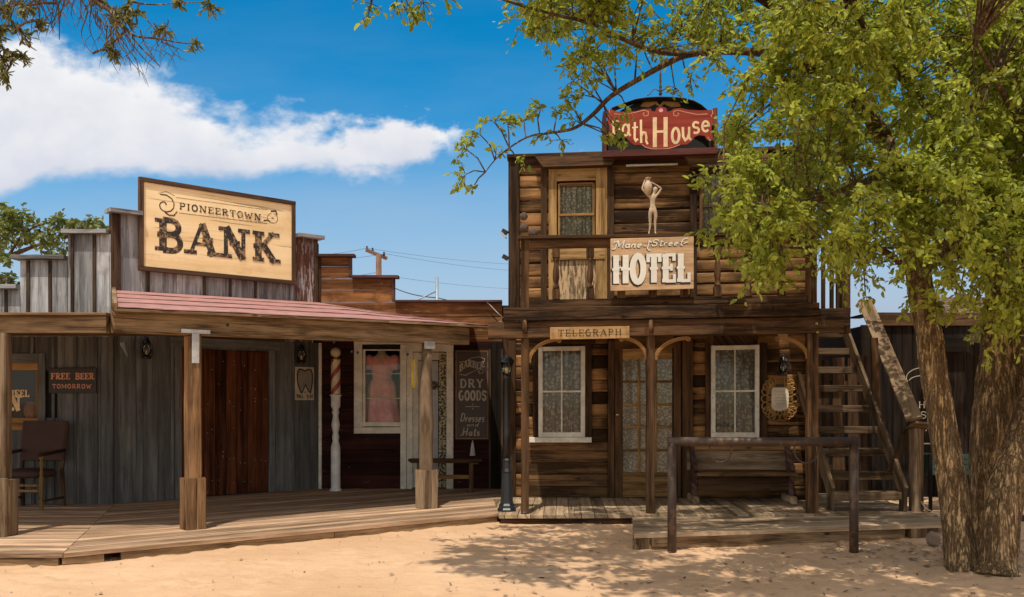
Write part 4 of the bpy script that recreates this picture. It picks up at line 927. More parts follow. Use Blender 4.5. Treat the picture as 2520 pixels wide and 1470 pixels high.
def dress():
    fr = BAR; x, zb = fr.px(940, 1040, .19); _, zt = fr.px(940, 862, .19)
    h = zt - zb; t = T('dress', 'pink puff sleeved dress hanging in the barber shop window', 'dress', fr, (x, .19, zb))
    def body(prof, mat, nm, fold):
        mb = MB(fr); vs = []; n = 40
        for r, z, d in prof:
            for j in range(n):
                an = 2 * math.pi * j / n; k = 1 + fold * (1 - (z - zb) / h) * math.sin(an * 9 + z * 3) + fold * .4 * math.sin(an * 17)
                vs.append((x + math.cos(an) * r * k, .19 + math.sin(an) * d * k, z))
        fs = [(i * n + j, i * n + (j + 1) % n, (i + 1) * n + (j + 1) % n, (i + 1) * n + j) for i in range(len(prof) - 1) for j in range(n)]
        mb.add(vs, fs, None, .5, True); mb.build(nm, mat, t)
    body([(.29, zb - .05, .15), (.27, zb + .10 * h, .14), (.245, zb + .28 * h, .13), (.225, zb + .36 * h, .12)], M['pink_skirt'], 'skirt', .10)
    body([(.235, zb + .35 * h, .125), (.225, zb + .48 * h, .115), (.20, zb + .56 * h, .10), (.16, zb + .60 * h, .09)], M['pink_dress'], 'peplum', .06)
    body([(.158, zb + .59 * h, .088), (.165, zb + .68 * h, .10), (.185, zb + .78 * h, .115), (.19, zb + .85 * h, .10), (.17, zb + .91 * h, .07)], M['pink_dress'], 'bodice', .03)
    for s in (-1, 1):
        mb = MB(fr); mb.lathe([(.03, .16), (.08, .13), (.105, .06), (.10, 0), (.075, -.07), (.05, -.09)], (x + s * .205, .18, zb + .80 * h), 18); mb.build('sleeve', M['pink_dress'], t)
    mb = MB(fr); mb.lathe([(.14, zb + .80 * h), (.13, zb + .91 * h), (.07, zb + .95 * h), (.055, zb + 1.02 * h), (.05, zb + 1.08 * h)], (x, .18, 0), 18, 1, .62); mb.build('dress_form', M['neck'], t)
dress()
def barber_pole():
    p = G(826, 1208); fr = Frame(p.x, p.y, 0); k = p.y / F
    t = T('barber_pole', 'red and white striped barber pole with cream ball on top', 'barber pole', fr, (0, 0, 0))
    z = lambda v: H + (CV - v) * k
    mb = MB(fr); r = 11.5 * k
    pr = [(r * 1.35, 0), (r * 1.35, .02), (r * 1.05, .04), (r, .06), (r, z(1100)), (r * .8, z(1092)), (r * .62, z(1086)), (r * .78, z(1076)), (r * .55, z(1066)), (r * .72, z(1058)), (r * .9, z(1046)), (r * .7, z(1032)), (r * .55, z(1024)), (r * .8, z(1015)), (r * .6, z(1008)), (r * 1.0, z(1000)), (r * 1.0, z(976)), (r * 1.25, z(974)), (r * 1.25, z(971))]
    mb.lathe(pr, (0, 0, 0), 16); mb.build('turned_post', M['pole_white'], t)
    zb, zt = z(970), z(886); R0 = r * .98; n = 36; m = 30
    for nm, mat, ph in (('white_stripe', M['cream_ball'], 0), ('red_stripe', M['red_stripe'], 1)):
        mb = MB(fr); vs = []; fs = []
        for i in range(m + 1):
            zz = zb + (zt - zb) * i / m
            for j in range(n + 1):
                an = 2 * math.pi * j / n + (i / m) * 2 * math.pi * 1.05 + (0 if ph == 0 else 0)
                vs.append((R0 * math.cos(an), R0 * math.sin(an), zz))
        for i in range(m):
            for j in range(n):
                red = ((j * 2 // 18) % 2 == 0) if False else ((j % 18) < 7)
                if red == bool(ph): a = i * (n + 1) + j; fs.append((a, a + 1, a + n + 2, a + n + 1))
        mb.add(vs, fs, None, .5, True); mb.build(nm, mat, t)
    mb = MB(fr); mb.lathe([(r * .95, zt), (r * 1.05, zt + .008), (r * .8, zt + .022), (r * .7, z(881))], (0, 0, 0), 16); mb.build('collar', M['brass'], t)
    mb = MB(fr); rb = 12.5 * k; mb.lathe([(rb * math.sin(math.pi * (i + .5) / 12.5), z(868) - rb * math.cos(math.pi * (i + .5) / 12.5)) for i in range(12)], (0, 0, 0), 18); mb.build('ball', M['cream_ball'], t)
barber_pole()
def dry_goods():
    fr = BAR; P = fr.px; y = -.05; x0, z1 = P(1120, 862, y); x1, z0 = P(1203, 1082, y); w = x1 - x0; h = z1 - z0
    t = T('shop_sign', 'tall brown BARBER DRY GOODS sign beside the barber shop door', 'sign', fr, ((x0 + x1) / 2, -.03, z0))
    mb = MB(fr); mb.bx(x0, x1, y, -.006, z0, z1, jit=0); mb.build('board', M['sign_brown'], t)
    mb = MB(fr); yt = y - .001; i = .03 * w
    line(mb, [(x0 + i, z0 + i), (x1 - i, z0 + i), (x1 - i, z1 - i), (x0 + i, z1 - i), (x0 + i, z0 + i)], .010, yt); mb.build('border', M['bracket_wood'], t)
    mb = MB(fr)
    q = lambda a, b: (x0 + (a - 60) / 400 * w, z0 + (1250 - b) / 1100 * h)
    a, b = q(112, 405); c, d = q(405, 340); hh = .062 * h * 1.25
    text(mb, 'BARBER', a, b, hh, c - a, yt, wt=.2, serif=.14, st=.13, fn=lambda X, Z: (X, Z + .20 * (X - a) + .035 * math.sin((X - a) / (c - a) * math.pi * 2 - .6)))
    line(mb, [q(110, 300), q(180, 290), q(260, 245), q(340, 232), q(410, 255), q(408, 290)], .008, yt); line(mb, [q(110, 445), q(180, 460), q(260, 420), q(340, 380), q(392, 385), q(392, 430), q(350, 440), q(335, 410), q(360, 400)], .010, yt)
    mb.build('lettering', M['pale_letter'], t); mb = MB(fr)
    a, b = q(112, 612); c, _ = q(400, 612); text(mb, 'DRY', a, b, .095 * h, c - a, yt, wt=.2, serif=.13, st=.11)
    mb.build('lettering', M['pale_letter'], t); mb = MB(fr)
    a, b = q(102, 768); c, _ = q(432, 768); text(mb, 'GOODS', a, b, .108 * h, c - a, yt, wt=.19, serif=.1, st=.1)
    mb.build('lettering', M['pale_letter'], t); mb = MB(fr)
    line(mb, [q(182, 845), q(348, 845)], .010, yt); disk(mb, *q(268, 818), .010, .010, yt - .001, 8); disk(mb, *q(268, 872), .010, .010, yt - .001, 8); 
    mb.build('ornament', M['pale_letter'], t); mb = MB(fr)
    a, b = q(112, 1030); c, _ = q(420, 1030); text(mb, 'Dresses', a, b, .095 * h, c - a - .02, yt, wt=.12, shear=.2)
    mb.build('lettering', M['pale_letter'], t); mb = MB(fr)
    a, b = q(195, 1088); c, _ = q(350, 1088); text(mb, 'and', a, b, .045 * h, c - a - .02, yt, wt=.16, shear=.3)
    mb.build('lettering', M['pale_letter'], t); mb = MB(fr)
    a, b = q(130, 1200); c, _ = q(350, 1200); text(mb, 'Hats', a, b, .085 * h, c - a, yt, wt=.13, shear=.2); line(mb, [q(120, 1200), q(150, 1195), q(180, 1150)], .009, yt)
    mb.build('lettering', M['pale_letter'], t)
    x, zt = P(1163, 1084, y); _, zb = P(1163, 1122, y)
    t2 = T('tassel', 'white tassel hanging below the tall brown shop sign', 'tassel', fr, (x, -.05, zb))
    mb = MB(fr); mb.lathe([(.05, 0), (.04, .05), (.028, .14), (.02, .17), (.026, .185), (.012, .20), (.006, zt - zb)], (x, -.05, zb), 12, 1, .6); mb.build('thread', M['tassel'], t2)
dry_goods()
def small_bench():
    p = G(1100, 1213); fr = Frame(p.x, p.y, 0); k = p.y / F; t = T('bench', 'narrow backless wooden bench against the barber shop wall', 'bench', fr, (0, 0, 0))
    x0, x1 = (1004 - 1100) * k, (1186 - 1100) * k; zt = H + (CV - 1131) * k
    mb = MB(fr); mb.prism([(x0 + .05, zt - .055), (x1 - .05, zt - .055), (x1, zt - .02), (x1, zt), (x0, zt), (x0, zt - .02)], -.02, .26); mb.build('seat', M['hotel_beam'], t)
    for x in (x0 + .16, x1 - .17):
        mb = MB(fr); mb.bx(x - .025, x + .03, 0, .05, 0, zt - .056, ax='z'); mb.build('leg', M['post'], t); mb = MB(fr); mb.bx(x - .025, x + .03, .19, .24, 0, zt - .056, ax='z'); mb.build('leg', M['post'], t)
    mb = MB(fr); mb.bx(x0 + .20, x1 - .2, .10, .14, .20, .26, ax='x'); mb.build('stretcher', M['bracket_wood'], t)
    mb = MB(fr); mb.bar((x1 - .14, .02, zt - .06), (x1 - .05, .02, zt - .055), .02, .03); mb.build('brace', M['post'], t)
small_bench()
def thermometer():
    p = BAR; c = G(1034, 1248); q = Vector((c.x, c.y + .12, 0)); y = c.y + .06; a = D(1019, 955, y); b = D(1019, 885, y)
    fr = Frame(a.x, a.y, 42); t = T('thermometer', 'long yellow oval thermometer fixed to the side of the round porch post', 'thermometer', fr, (0, 0, a.z))
    n = 20; hh = b.z - a.z; pts = [(.034 * math.cos(2 * math.pi * i / n), a.z + hh / 2 + hh / 2 * math.sin(2 * math.pi * i / n)) for i in range(n)]
    mb = MB(fr); mb.prism(pts, -.012, .02); mb.build('body', M['yellow'], t); mb = MB(fr); mb.prism([(x * .4, a.z + hh / 2 + (z - a.z - hh / 2) * .7) for x, z in pts], -.016, -.0125); mb.build('scale', M['paper'], t)
thermometer()
def street_lamp():
    p = G(1247, 1258); fr = Frame(p.x, p.y, 0); k = p.y / F; z = lambda v: H + (CV - v) * k
    t = T('street_lamp', 'black cast iron street lamp at the hotel corner', 'lamp', fr, (0, 0, 0))
    mb = MB(fr); mb.lathe([(.125, 0), (.125, .025), (.11, .045), (.105, .075), (.088, .10), (.08, .18), (.066, .40), (.062, .48), (.07, .50), (.052, .54), (.052, .62), (.06, .64), (.045, .67)], (0, 0, 0), 8, smooth=False); mb.build('base', M['iron'], t)
    mb = MB(fr); mb.lathe([(.045, .665), (.043, 1.0), (.040, z(935)), (.055, z(932)), (.05, z(926)), (.03, z(922))], (0, 0, 0), 14); mb.build('pole', M['iron'], t)
    mb = MB(fr); zb, zt = z(921), z(893); mb.lathe([(.045, zb), (.06, zb + .05), (.075, zt)], (0, 0, 0), 12); mb.build('glass_globe', M['glass'], t)
    mb = MB(fr); mb.lathe([(.03, zb + .004), (.036, zb + .04), (.03, zb + .075), (.012, zb + .085)], (0, 0, 0), 12); mb.build('bulb', M['bulb'], t)
    mb = MB(fr); mb.lathe([(.098, zt), (.10, zt + .01), (.085, zt + .035), (.06, zt + .065), (.02, zt + .085), (.01, zt + .10)], (0, 0, 0), 16)
    for i in range(6): an = i * math.pi / 3; c, s = math.cos(an), math.sin(an); mb.tube([(.047 * c, .047 * s, zb - .005), (.079 * c, .079 * s, zt + .004)], .005, 5)
    mb.build('cap', M['iron'], t)
street_lamp()
def boot_scraper():
    p = G(1290, 1283, -.1); fr = Frame(p.x, p.y - .05, 1); t = T('boot_scraper', 'small rusty T shaped boot scraper below the hotel corner post', 'boot scraper', fr, (0, 0, gz(p.x, p.y)))
    g = gz(p.x, p.y); mb = MB(fr); mb.bx(-.17, .19, -.03, .03, -.035, -.005, seg=3, wob=.002); mb.build('bar', M['post_grey'], t); mb = MB(fr); mb.bx(-.02, .03, -.012, .012, g - .05, -.036, ax='z'); mb.lathe([(.05, -.004), (.042, .02), (.02, .035), (.004, .04)], (0, 0, 0), 8); mb.build('stem', M['rust'], t)
boot_scraper()
# ------------------------------------------------------------------ hotel
def window(t, fr, u0, v0, u1, v1, fw, y, cols, rows, mat, curtain, sill=False):
    x0, z1 = fr.px(u0, v0, y); x1, z0 = fr.px(u1, v1, y); z1 = (z1 + fr.px(u1, v0, y)[1]) / 2; z0 = (z0 + fr.px(u0, v1, y)[1]) / 2
    mb = MB(fr); d = .02
    mb.bx(x0, x0 + fw, y, d, z0, z1, ax='z'); mb.bx(x1 - fw, x1, y, d, z0, z1, ax='z'); mb.bx(x0 + fw + .001, x1 - fw - .001, y + .003, d, z1 - fw, z1, ax='x'); mb.bx(x0 + fw + .001, x1 - fw - .001, y + .003, d, z0, z0 + fw * 1.1, ax='x')
    w = mb.build('window_frame', mat, t); ix0, ix1, iz0, iz1 = x0 + fw, x1 - fw, z0 + fw * 1.1, z1 - fw
    mb = MB(fr)
    for i in range(1, cols): x = ix0 + (ix1 - ix0) * i / cols; mb.bx(x - .011, x + .011, y + .012, y + .032, iz0, iz1, ax='z')
    for i in range(1, rows): z = iz0 + (iz1 - iz0) * i / rows; mb.bx(ix0, ix1, y + .010, y + .033, z - .013, z + .013, ax='x')
    if cols + rows > 2: mb.build('muntin', mat, w)
    yg = y + .022; mb = MB(fr); mb.add([(ix0, yg, iz0), (ix1, yg, iz0), (ix1, yg, iz1), (ix0, yg, iz1)], [(0, 1, 2, 3)]); mb.build('pane', M['glass'], w)
    mb = MB(fr); n = 90; vs = []; yc = y + .054
    for i in range(n + 1):
        k = i / n; x = ix0 + (ix1 - ix0) * k; yy = yc + .015 * math.sin(k * 38 + 1.2 * math.sin(k * 9)) + .005 * math.sin(k * 71 + 1)
        vs += [(x, yy, iz0), (x, yy + .002, iz1)]
    mb.add(vs, [(2 * i, 2 * i + 2, 2 * i + 3, 2 * i + 1) for i in range(n)], None, .5, True); mb.build('curtain', curtain, w)
    if sill: mb = MB(fr); mb.bx(x0 - .13, x1 + .09, y - .07, .01, z0 - .075, z0 - .003, ax='x'); mb.build('sill', mat, w)
    return w
def hotel():
    fr = HOT; P = fr.px; t = T('hotel_building', 'two storey log sided hotel with balcony and porch', 'building', fr, (1.9, 0, 0)); X = fr.X
    xR = X(1985); zr = P(1262, 393)[1]
    hb = lambda u0, v0, u1, v1: (X(u0), X(u1), P(u0, v1)[1], P(u0, v0)[1])
    holes = [hb(1365, 450, 1470, 640), hb(1726, 422, 1831, 594), hb(1330, 858, 1436, 1070), hb(1755, 855, 1864, 1071), (X(1505), X(1680), -.1, P(1580, 856)[1])]
    mb = MB(fr); planks_h(mb, .05, xR, 2.3, zr - .02, .178, -.045, .02, holes, log=True); mb.build('wall', M['log'], t)
    mb = MB(fr); xd0, xd1 = X(1496), X(1700)
    planks_h(mb, .05, X(1300), 0, 2.3, .172, -.045, .02, log=True); mb.build('wall', M['log'], t); mb = MB(fr); planks_h(mb, X(1300), X(1495), .80, 2.3, .172, -.03, .02, holes, log=True); mb.build('wall', M['log'], t); mb = MB(fr); planks_h(mb, xd1, xR, .0, 2.3, .172, -.03, .02, holes, log=True); mb.build('wall', M['log'], t)
    mb = MB(fr); planks_h(mb, X(1300) + .002, X(1495), 0, .80, .165, -.022, .02); mb.build('wall', M['hotel_plank'], t)
    mb = MB(fr); mb.bx(.02, xR, .0201, 5.0, -.1, zr - .06, ax='y', jit=0); mb.build('building_body', M['hotel_dark'], t)
    # corner boards
    mb = MB(fr); mb.bx(-.06, .05, -.07, .1, 2.3, zr - .01, ax='z', seg=4, wob=.002); mb.bx(.052, .10, -.085, -.046, 2.45, zr - .03, ax='z'); split(mb, 'corner_board', M['hotel_dark'], t)
    mb = MB(fr); mb.bx(-.135, .045, -.05, .1, 0, 2.3, ax='z', seg=4, wob=.003); split(mb, 'corner_board', M['hotel_dark'], t)
    mb = MB(fr); mb.bx(xR, xR + .1, -.07, .1, 0, zr - .01, ax='z', seg=4, wob=.003); split(mb, 'corner_board', M['hotel_dark'], t)
    mb = MB(fr)
    for ua, ub in ((1331, 1346), (1496, 1511), (1698, 1715)): mb.bx(X(ua, -.08), X(ub, -.08), -.085, -.03, 2.5, P(ua, 416)[1], ax='z')
    split(mb, 'trim_board', M['hotel_dark'], t)
    mb = MB(fr); mb.bx(-.08, xR + .12, -.12, .12, zr, zr + .05, seg=6, wob=.003); mb.bx(.05, xR, -.06, .0, zr - .14, zr - .001, ax='x', seg=5, wob=.002); mb.build('roof_cap', M['hotel_beam'], t)
    for ua, ub in ((1316, 1522), (1684, 1905)):
        y = -.2; xa, za = P(ua, 386, y); xb, _ = P(ub, 386, y); zb = P(ua, 411, y)[1]
        mb = MB(fr); mb.prism([(xa, za + .01), (xa + .12, zb), (xb - .1, zb), (xb, za + .01)], y, -.061); mb.build('hood_board', M['hotel_beam'], t)
    # balcony door (left) with window
    xa, z1 = P(1350, 420); xb = X(1494); mb = MB(fr)
    dx0, dx1 = X(1370), X(1466); zt = P(1400, 448)[1]
    mb.bx(xa, dx0, -.075, -.03, 2.5, z1, ax='z'); mb.bx(dx1, xb, -.075, -.03, 2.5, z1, ax='z'); mb.bx(dx0 + .001, dx1 - .001, -.076, -.03, zt, z1, ax='x'); dfr = mb.build('door_frame', M['door_pale'], t)
    mb = MB(fr); za = P(1400, 612)[1]; zb = P(1400, 642)[1]
    mb.bx(X(1356), X(1488), -.09, -.0755, zb, za, ax='x'); mb.build('door_rail', M['door_pale'], t)
    mb = MB(fr); mb.bx(dx0, dx1, -.055, -.03, 2.5, zb, ax='z'); mb.build('door_panel', M['peel_panel'], t, label='lower door panel with pale peeling paint')
    window(t, fr, 1373, 452, 1464, 612, .035, -.072, 1, 1, M['door_pale'], M['lace_upper'])
    mb = MB(fr); xm0, zm = P(1375, 530, -.07); xm1 = X(1462, -.07); mb.bx(xm0, xm1, -.082, -.055, zm - .018, zm + .018, ax='x'); mb.bx(xm0 + .01, xm1 - .01, -.076, -.06, P(1400, 458)[1], P(1400, 455)[1] + .01, ax='x')
    mb.build('sash_rail', M['bracket_wood'], t)
    window(t, fr, 1722, 418, 1835, 598, .045, -.085, 1, 2, M['hotel_trim'], M['lace_upper'])
    # ground floor windows and door
    window(t, fr, 1325, 853, 1440, 1076, .062, -.085, 2, 2, M['white'], M['lace'], sill=True)
    window(t, fr, 1750, 850, 1869, 1077, .062, -.085, 2, 2, M['white'], M['lace'])
    mb = MB(fr)
    for ua, ub in ((1311, 1324), (1441, 1456), (1736, 1749), (1870, 1888)): mb.bx(X(ua, -.05), X(ub, -.05), -.06, -.025, P(ua, 1080)[1], P(ua, 845)[1], ax='z')
    mb.bx(X(1300), X(1465), -.055, -.025, P(1400, 850)[1] + .01, P(1400, 835)[1] + .06, ax='x'); split(mb, 'window_trim', M['hotel_dark'], t)
    mb = MB(fr); zt = P(1580, 858)[1]
    mb.bx(xd0, X(1511), -.06, .02, 0, zt + .12, ax='z'); mb.bx(X(1657), X(1675), -.045, .02, 0, zt + .12, ax='z'); mb.bx(X(1678), xd1 + .02, -.06, .02, 0, zt + .12, ax='z'); mb.bx(X(1511) + .001, X(1657) - .001, -.05, .02, zt, zt + .3, ax='x'); mb.build('door_frame', M['hotel_trim'], t)
    # glazed door
    y = -.03; dx0, dx1 = X(1512), X(1656); px0, px1 = X(1532), X(1654); pz0, pz1 = P(1590, 1163)[1], P(1590, 884)[1]
    mb = MB(fr); mb.bx(dx0, px0, y, .012, .01, zt - .002, ax='z'); d = mb.build('door', M['hotel_trim'], t)
    mb = MB(fr); mb.bx(px0 + .001, px1, y + .002, .012, .01, pz0, ax='x'); mb.bx(px0 + .001, px1, y + .002, .012, pz1, zt - .002, ax='x')
    for i in range(1, 3): x = px0 + (px1 - px0) * i / 3; mb.bx(x - .018, x + .018, y + .001, .004, pz0, pz1, ax='z')
    for i in range(1, 5): z = pz0 + (pz1 - pz0) * i / 5; mb.bx(px0 + .001, px1, y + .003, .004, z - .018, z + .018, ax='x')
    mb.build('door_sash', M['door_pale'], d)
    mb = MB(fr); mb.add([(px0, -.006, pz0), (px1, -.006, pz0), (px1, -.006, pz1), (px0, -.006, pz1)], [(0, 1, 2, 3)]); mb.build('pane', M['glass'], d)
    mb = MB(fr); mb.add([(px0, .014, pz0), (px1, .014, pz0), (px1, .014, pz1), (px0, .014, pz1)], [(0, 1, 2, 3)]); mb.build('curtain', M['lace_door'], d)
    kx, kz = P(1519, 1021, y); mb = MB(fr); mb.lathe([(.012, 0), (.014, .02), (.028, .035), (.026, .055), (.008, .062)], (0, 0, 0), 12)
    mb.v = [(kx + a, y - c, kz + b) for a, b, c in mb.v]; mb.build('knob', M['brass'], d)
    # ---- porch and balcony, on the post line
    fr = POR; P = fr.px; X = fr.X
    zb0 = P(1290, 832, -.03)[1]; zb1 = P(1290, 791, -.03)[1]; zf1 = P(1290, 757, -.06)[1]; zf0 = P(1290, 789, -.06)[1]
    def part(name, mb, mat, **k): return mb.build(name, mat, t, **k)
    def wrap(mb):   # porch timbers belong to the hotel: re-express them in the hotel's own axes
        mb2 = MB(HOT); mb2.f, mb2.wc, mb2.rn, mb2.sm, mb2.st = mb.f, mb.wc, mb.rn, mb.sm, mb.st
        for x, y, z in mb.v:
            z2 = z + POR.sag * x * POR.ramp(z); p = HOT.loc(POR.w(x, y, z2)); mb2.v.append((p[0], p[1], p[2] - HOT.sag * p[0] * HOT.ramp(p[2])))
        return mb2
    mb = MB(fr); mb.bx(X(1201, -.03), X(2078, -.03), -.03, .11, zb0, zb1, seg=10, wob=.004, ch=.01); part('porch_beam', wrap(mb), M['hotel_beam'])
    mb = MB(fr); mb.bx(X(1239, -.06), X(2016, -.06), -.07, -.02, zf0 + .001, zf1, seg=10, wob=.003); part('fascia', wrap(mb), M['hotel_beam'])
    mb = MB(fr)
    dep = -(POR.loc(HOT.w(2, 0, 0))[1]); nb = 12
    for i in range(nb): y0 = -.02 + 1.86 / nb * i; mb.bx(.02, X(2012), y0 + .003, y0 + 1.86 / nb - .003, zf1 - .05, zf1 - .012, ax='x', jit=0)
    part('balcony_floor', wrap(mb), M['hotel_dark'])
    mb = MB(fr)
    for x in np.linspace(.25, X(1990), 6): mb.bx(x - .03, x + .03, .112, 1.8, zb1 - .10, zf1 - .052, ax='y')
    split(wrap(mb), 'joist', M['hotel_dark'], t)
    for u0, u1 in ((1283, 1302), (1592, 1612), (1988, 2015)):
        mb = MB(fr); mb.bx(X(u0), X(u1), .0, .10, .0, zb0 - .001, ax='z', seg=6, wob=.004, ch=.008); part('porch_post', wrap(mb), M['hotel_trim'])
    for u in (1291, 1602):
        mb = MB(fr); x, z = P(u, 806, -.05); mb.tube([(x, -.06, z - .06), (x, -.055, z), (x, -.05, z + .09)], [.028, .032, .026], 8); part('peg', wrap(mb), M['hotel_trim'])
    for u, v in ((2010, 797), (2012, 818)):
        mb = MB(fr); x, z = P(u, v, -.04); mb.lathe([(.02, 0), (.014, .012)], (0, 0, 0), 8); mb.v = [(x + a, -.032 - c, z + b) for a, b, c in mb.v]; part('bolt', wrap(mb), M['brass'])
    for ua, va, ub, vb in ((1302, 893, 1376, 833), (1591, 884, 1530, 832), (1613, 886, 1694, 832), (1988, 882, 1912, 832)):
        xa, za = P(ua, va, .05); xb, zb_ = P(ub, vb, .05); zb_ = min(zb_, zb0 - .02); pts = []
        for i in range(11):
            k = i / 10; a = k * math.pi / 2; pts.append((xa + (xb - xa) * (1 - math.cos(a)), .05, za + (zb_ - za) * math.sin(a)))
        mb = MB(fr)
        for p, q in zip(pts, pts[1:]): mb.bar(p, Vector(q) + (Vector(q) - Vector(p)) * .06, .035, .046, (0, 0, 1), rn=.5, jit=0)
        mb.lathe([(.03, -.018), (.034, 0), (.03, .018)], (0, 0, 0), 10); o = len(mb.v) - 30
        for q in range(o, len(mb.v)): a, b, c = mb.v[q]; mb.v[q] = (pts[-1][0] + a, .05 + c, pts[-1][2] + b - .012)
        part('bracket', wrap(mb), M['bracket_wood'], label='curved light brown porch bracket')
    # balustrade
    zr1 = P(1400, 580, 0)[1]; zr0 = P(1400, 592, 0)[1]; zq = P(1400, 607, 0)[1]; xa = X(1274); xb = X(2005)
    mb = MB(fr); mb.bx(xa, xb, -.06, .10, zr1 - .04, zr1, seg=8, wob=.003); mb.bx(X(1303), X(1986), .01, .05, zq - .02, zr1 - .042, ax='x', seg=8, wob=.002); part('balcony_rail', wrap(mb), M['hotel_beam'])
    zc1 = P(1400, 736)[1]; zc0 = P(1400, 755)[1]
    mb = MB(fr); mb.bx(X(1303), X(1986), .0, .06, zc0, zc1, seg=8, wob=.003); part('balcony_rail', wrap(mb), M['hotel_beam'])
    for u0, u1 in ((1282, 1302), (1987, 2011)):
        mb = MB(fr); mb.bx(X(u0), X(u1), .0, .09, zf1 - .008, zr1 - .041, ax='z', seg=4, wob=.003); part('balcony_post', wrap(mb), M['hotel_trim'])
    hgt = (zq - .02) - zc1
    for u in (1369, 1453, 1530, 1607, 1685, 1767, 1842, 1926):
        x = X(u); mb = MB(fr); z0 = zc1
        mb.bx(x - .045, x + .045, -.01, .07, z0, z0 + .20 * hgt, ax='z')
        mb.lathe([(.030, .20), (.042, .22), (.040, .26), (.022, .29), (.03, .33), (.042, .42), (.040, .55), (.030, .68), (.024, .74), (.040, .78), (.034, .82)], (x, .03, 0), 12)
        o = len(mb.v) - 11 * 12
        for q in range(o, len(mb.v)): a, b, c = mb.v[q]; mb.v[q] = (a, b, z0 + c * hgt)
        mb.bx(x - .045, x + .045, -.01, .07, z0 + .82 * hgt, z0 + hgt, ax='z'); part('baluster', wrap(mb), M['hotel_trim'])
    # side railing of the stair landing against the sky
    for u in (2026, 2047, 2062): x = X(u, .5); mb = MB(fr); mb.bx(x - .022, x + .022, .48, .53, zf1 - .07, zr1 - .1, ax='z'); part('landing_baluster', wrap(mb), M['hotel_dark'])
    x = X(2079, .5); mb = MB(fr); mb.bx(x - .055, x + .055, .45, .55, zb0 + .02, zr1 + .25, ax='z'); part('landing_post', wrap(mb), M['hotel_dark'])
    mb = MB(fr); mb.bx(X(2013, .4), X(2092, .4), .38, 1.7, zf1 - .10, zf1 - .03, ax='x'); mb.bx(X(2006, .4), X(2090, .4), .36, .46, zf1 - .26, zf1 - .101, ax='x'); mb.bx(X(2010, .5), X(2080, .5), .47, .53, zr1 - .1, zr1 - .02, ax='x'); part('landing', wrap(mb), M['hotel_beam'])
    zz0 = P(1290, 860)[1]
hotel()
lantern(HOT, 1927, 872, 924, 'black wall lantern above the gilt oval notice')
def hotel_sign():
    fr = POR; P = fr.px; y = -.125; x0, z1 = P(1503, 587, y); x1, zz = P(1707, 581, y); _, z0 = P(1503, 716, y); _, z0b = P(1707, 709, y)
    t = T('hotel_sign', 'tan sign with big white HOTEL letters hung on the balcony rail', 'sign', fr, ((x0 + x1) / 2, -.1, z0)); sl_ = .012
    w = x1 - x0; h = (z1 - z0 + zz - z0b) / 2
    fn = lambda X, Z: (X, Z + sl_ * (X - x0))
    mb = MB(fr); mb.prism([fn(x0, z0), fn(x1, z0), fn(x1, z0 + h), fn(x0, z0 + h)], y, -.075)
    mb.wc = [(a, b, 3.1) for a, b, c in [(v[0], v[2], 0) for v in mb.v]]; mb.build('board', M['sign_ply'], t)
    q = lambda a, b: (x0 + (a - 135) / 1835 * w, z0 + (1350 - (b + (a - 135) * .0)) / 1165 * h)
    def words(mb, yy, dx, dz, wt):
        a, b = q(165, 1195); c, d = q(1905, 1195); e, f_ = q(165, 560)
        text(mb, 'HOTEL', a, b, f_ - b, c - a, yy, wt=wt, serif=.10 + (wt - .2) * .3, st=.12 + (wt - .2) * .5, spur=.05, fn=fn, dx=dx, dz=dz, gap=.02)
        a, b = q(200, 400); c, d = q(900, 400); e, f_ = q(165, 235)
        text(mb, 'Mane', a, b, f_ - b, c - a - .05, yy, wt=.17, shear=.35, fn=fn, dx=dx * .6, dz=dz * .6)
        a, b = q(1010, 380); c, d = q(1820, 380); text(mb, 'Street', a, b, f_ - b, c - a - .05, yy, wt=.17, shear=.35, fn=fn, dx=dx * .6, dz=dz * .6)
        L_ = lambda pts, w_: line(mb, [fn(*q(*p)) if True else p for p in pts], w_, yy, .0010) if not dx else line(mb, [(fn(*q(*p))[0] + dx * .6, fn(*q(*p))[1] + dz * .6) for p in pts], w_, yy, .0010)
        L_([(165, 430), (230, 420), (260, 330)], .014); L_([(200, 300), (215, 265), (300, 255)], .013); L_([(860, 370), (930, 375)], .012)
        L_([(1040, 300), (980, 260), (975, 330), (940, 420), (975, 470), (1015, 460)], .014); L_([(1720, 250), (1830, 225)], .013); L_([(1740, 340), (1850, 310)], .013)
    mb = MB(fr); words(mb, y - .001, -.010, -.014, .26); mb.build('letter_shadow', M['letter_black'], t)
    mb = MB(fr); words(mb, y - .0048, 0, 0, .21); mb.build('lettering', M['letter_white'], t)
    mb = MB(fr)
    for ch, zc in (('R', 690), ('O', 775), ('Y', 1000)):
        a, b = q(305, zc + 90); c, d = q(372, zc)
        if ch == 'O': disk(mb, *fn(*q(342, 880)), .010, .014, y - .0085, 10)
        else: text(mb, 'B' if ch == 'R' else 'Y', a, b, d - b, c - a, y - .0085, wt=.2, fn=fn)
    mb.build('small_lettering', M['letter_black'], t)
hotel_sign()
def telegraph():
    fr = POR; P = fr.px; y = -.07; x0, z1 = P(1354, 806, y); x1, _ = P(1549, 803, y); _, z0 = P(1354, 836, y)
    t = T('telegraph_sign', 'long tan TELEGRAPH sign on the hotel porch beam', 'sign', fr, ((x0 + x1) / 2, -.05, z0)); w = x1 - x0; h = z1 - z0
    mb = MB(fr); mb.bx(x0, x1, y, -.036, z0, z1, ax='x', jit=0); mb.build('board', M['tele'], t)
    mb = MB(fr); text(mb, 'TELEGRAPH', x0 + .095 * w, z0 + .24 * h, .54 * h, .81 * w, y - .001, wt=.13, serif=.10, st=.10); mb.build('lettering', M['letter_black'], t)
telegraph()
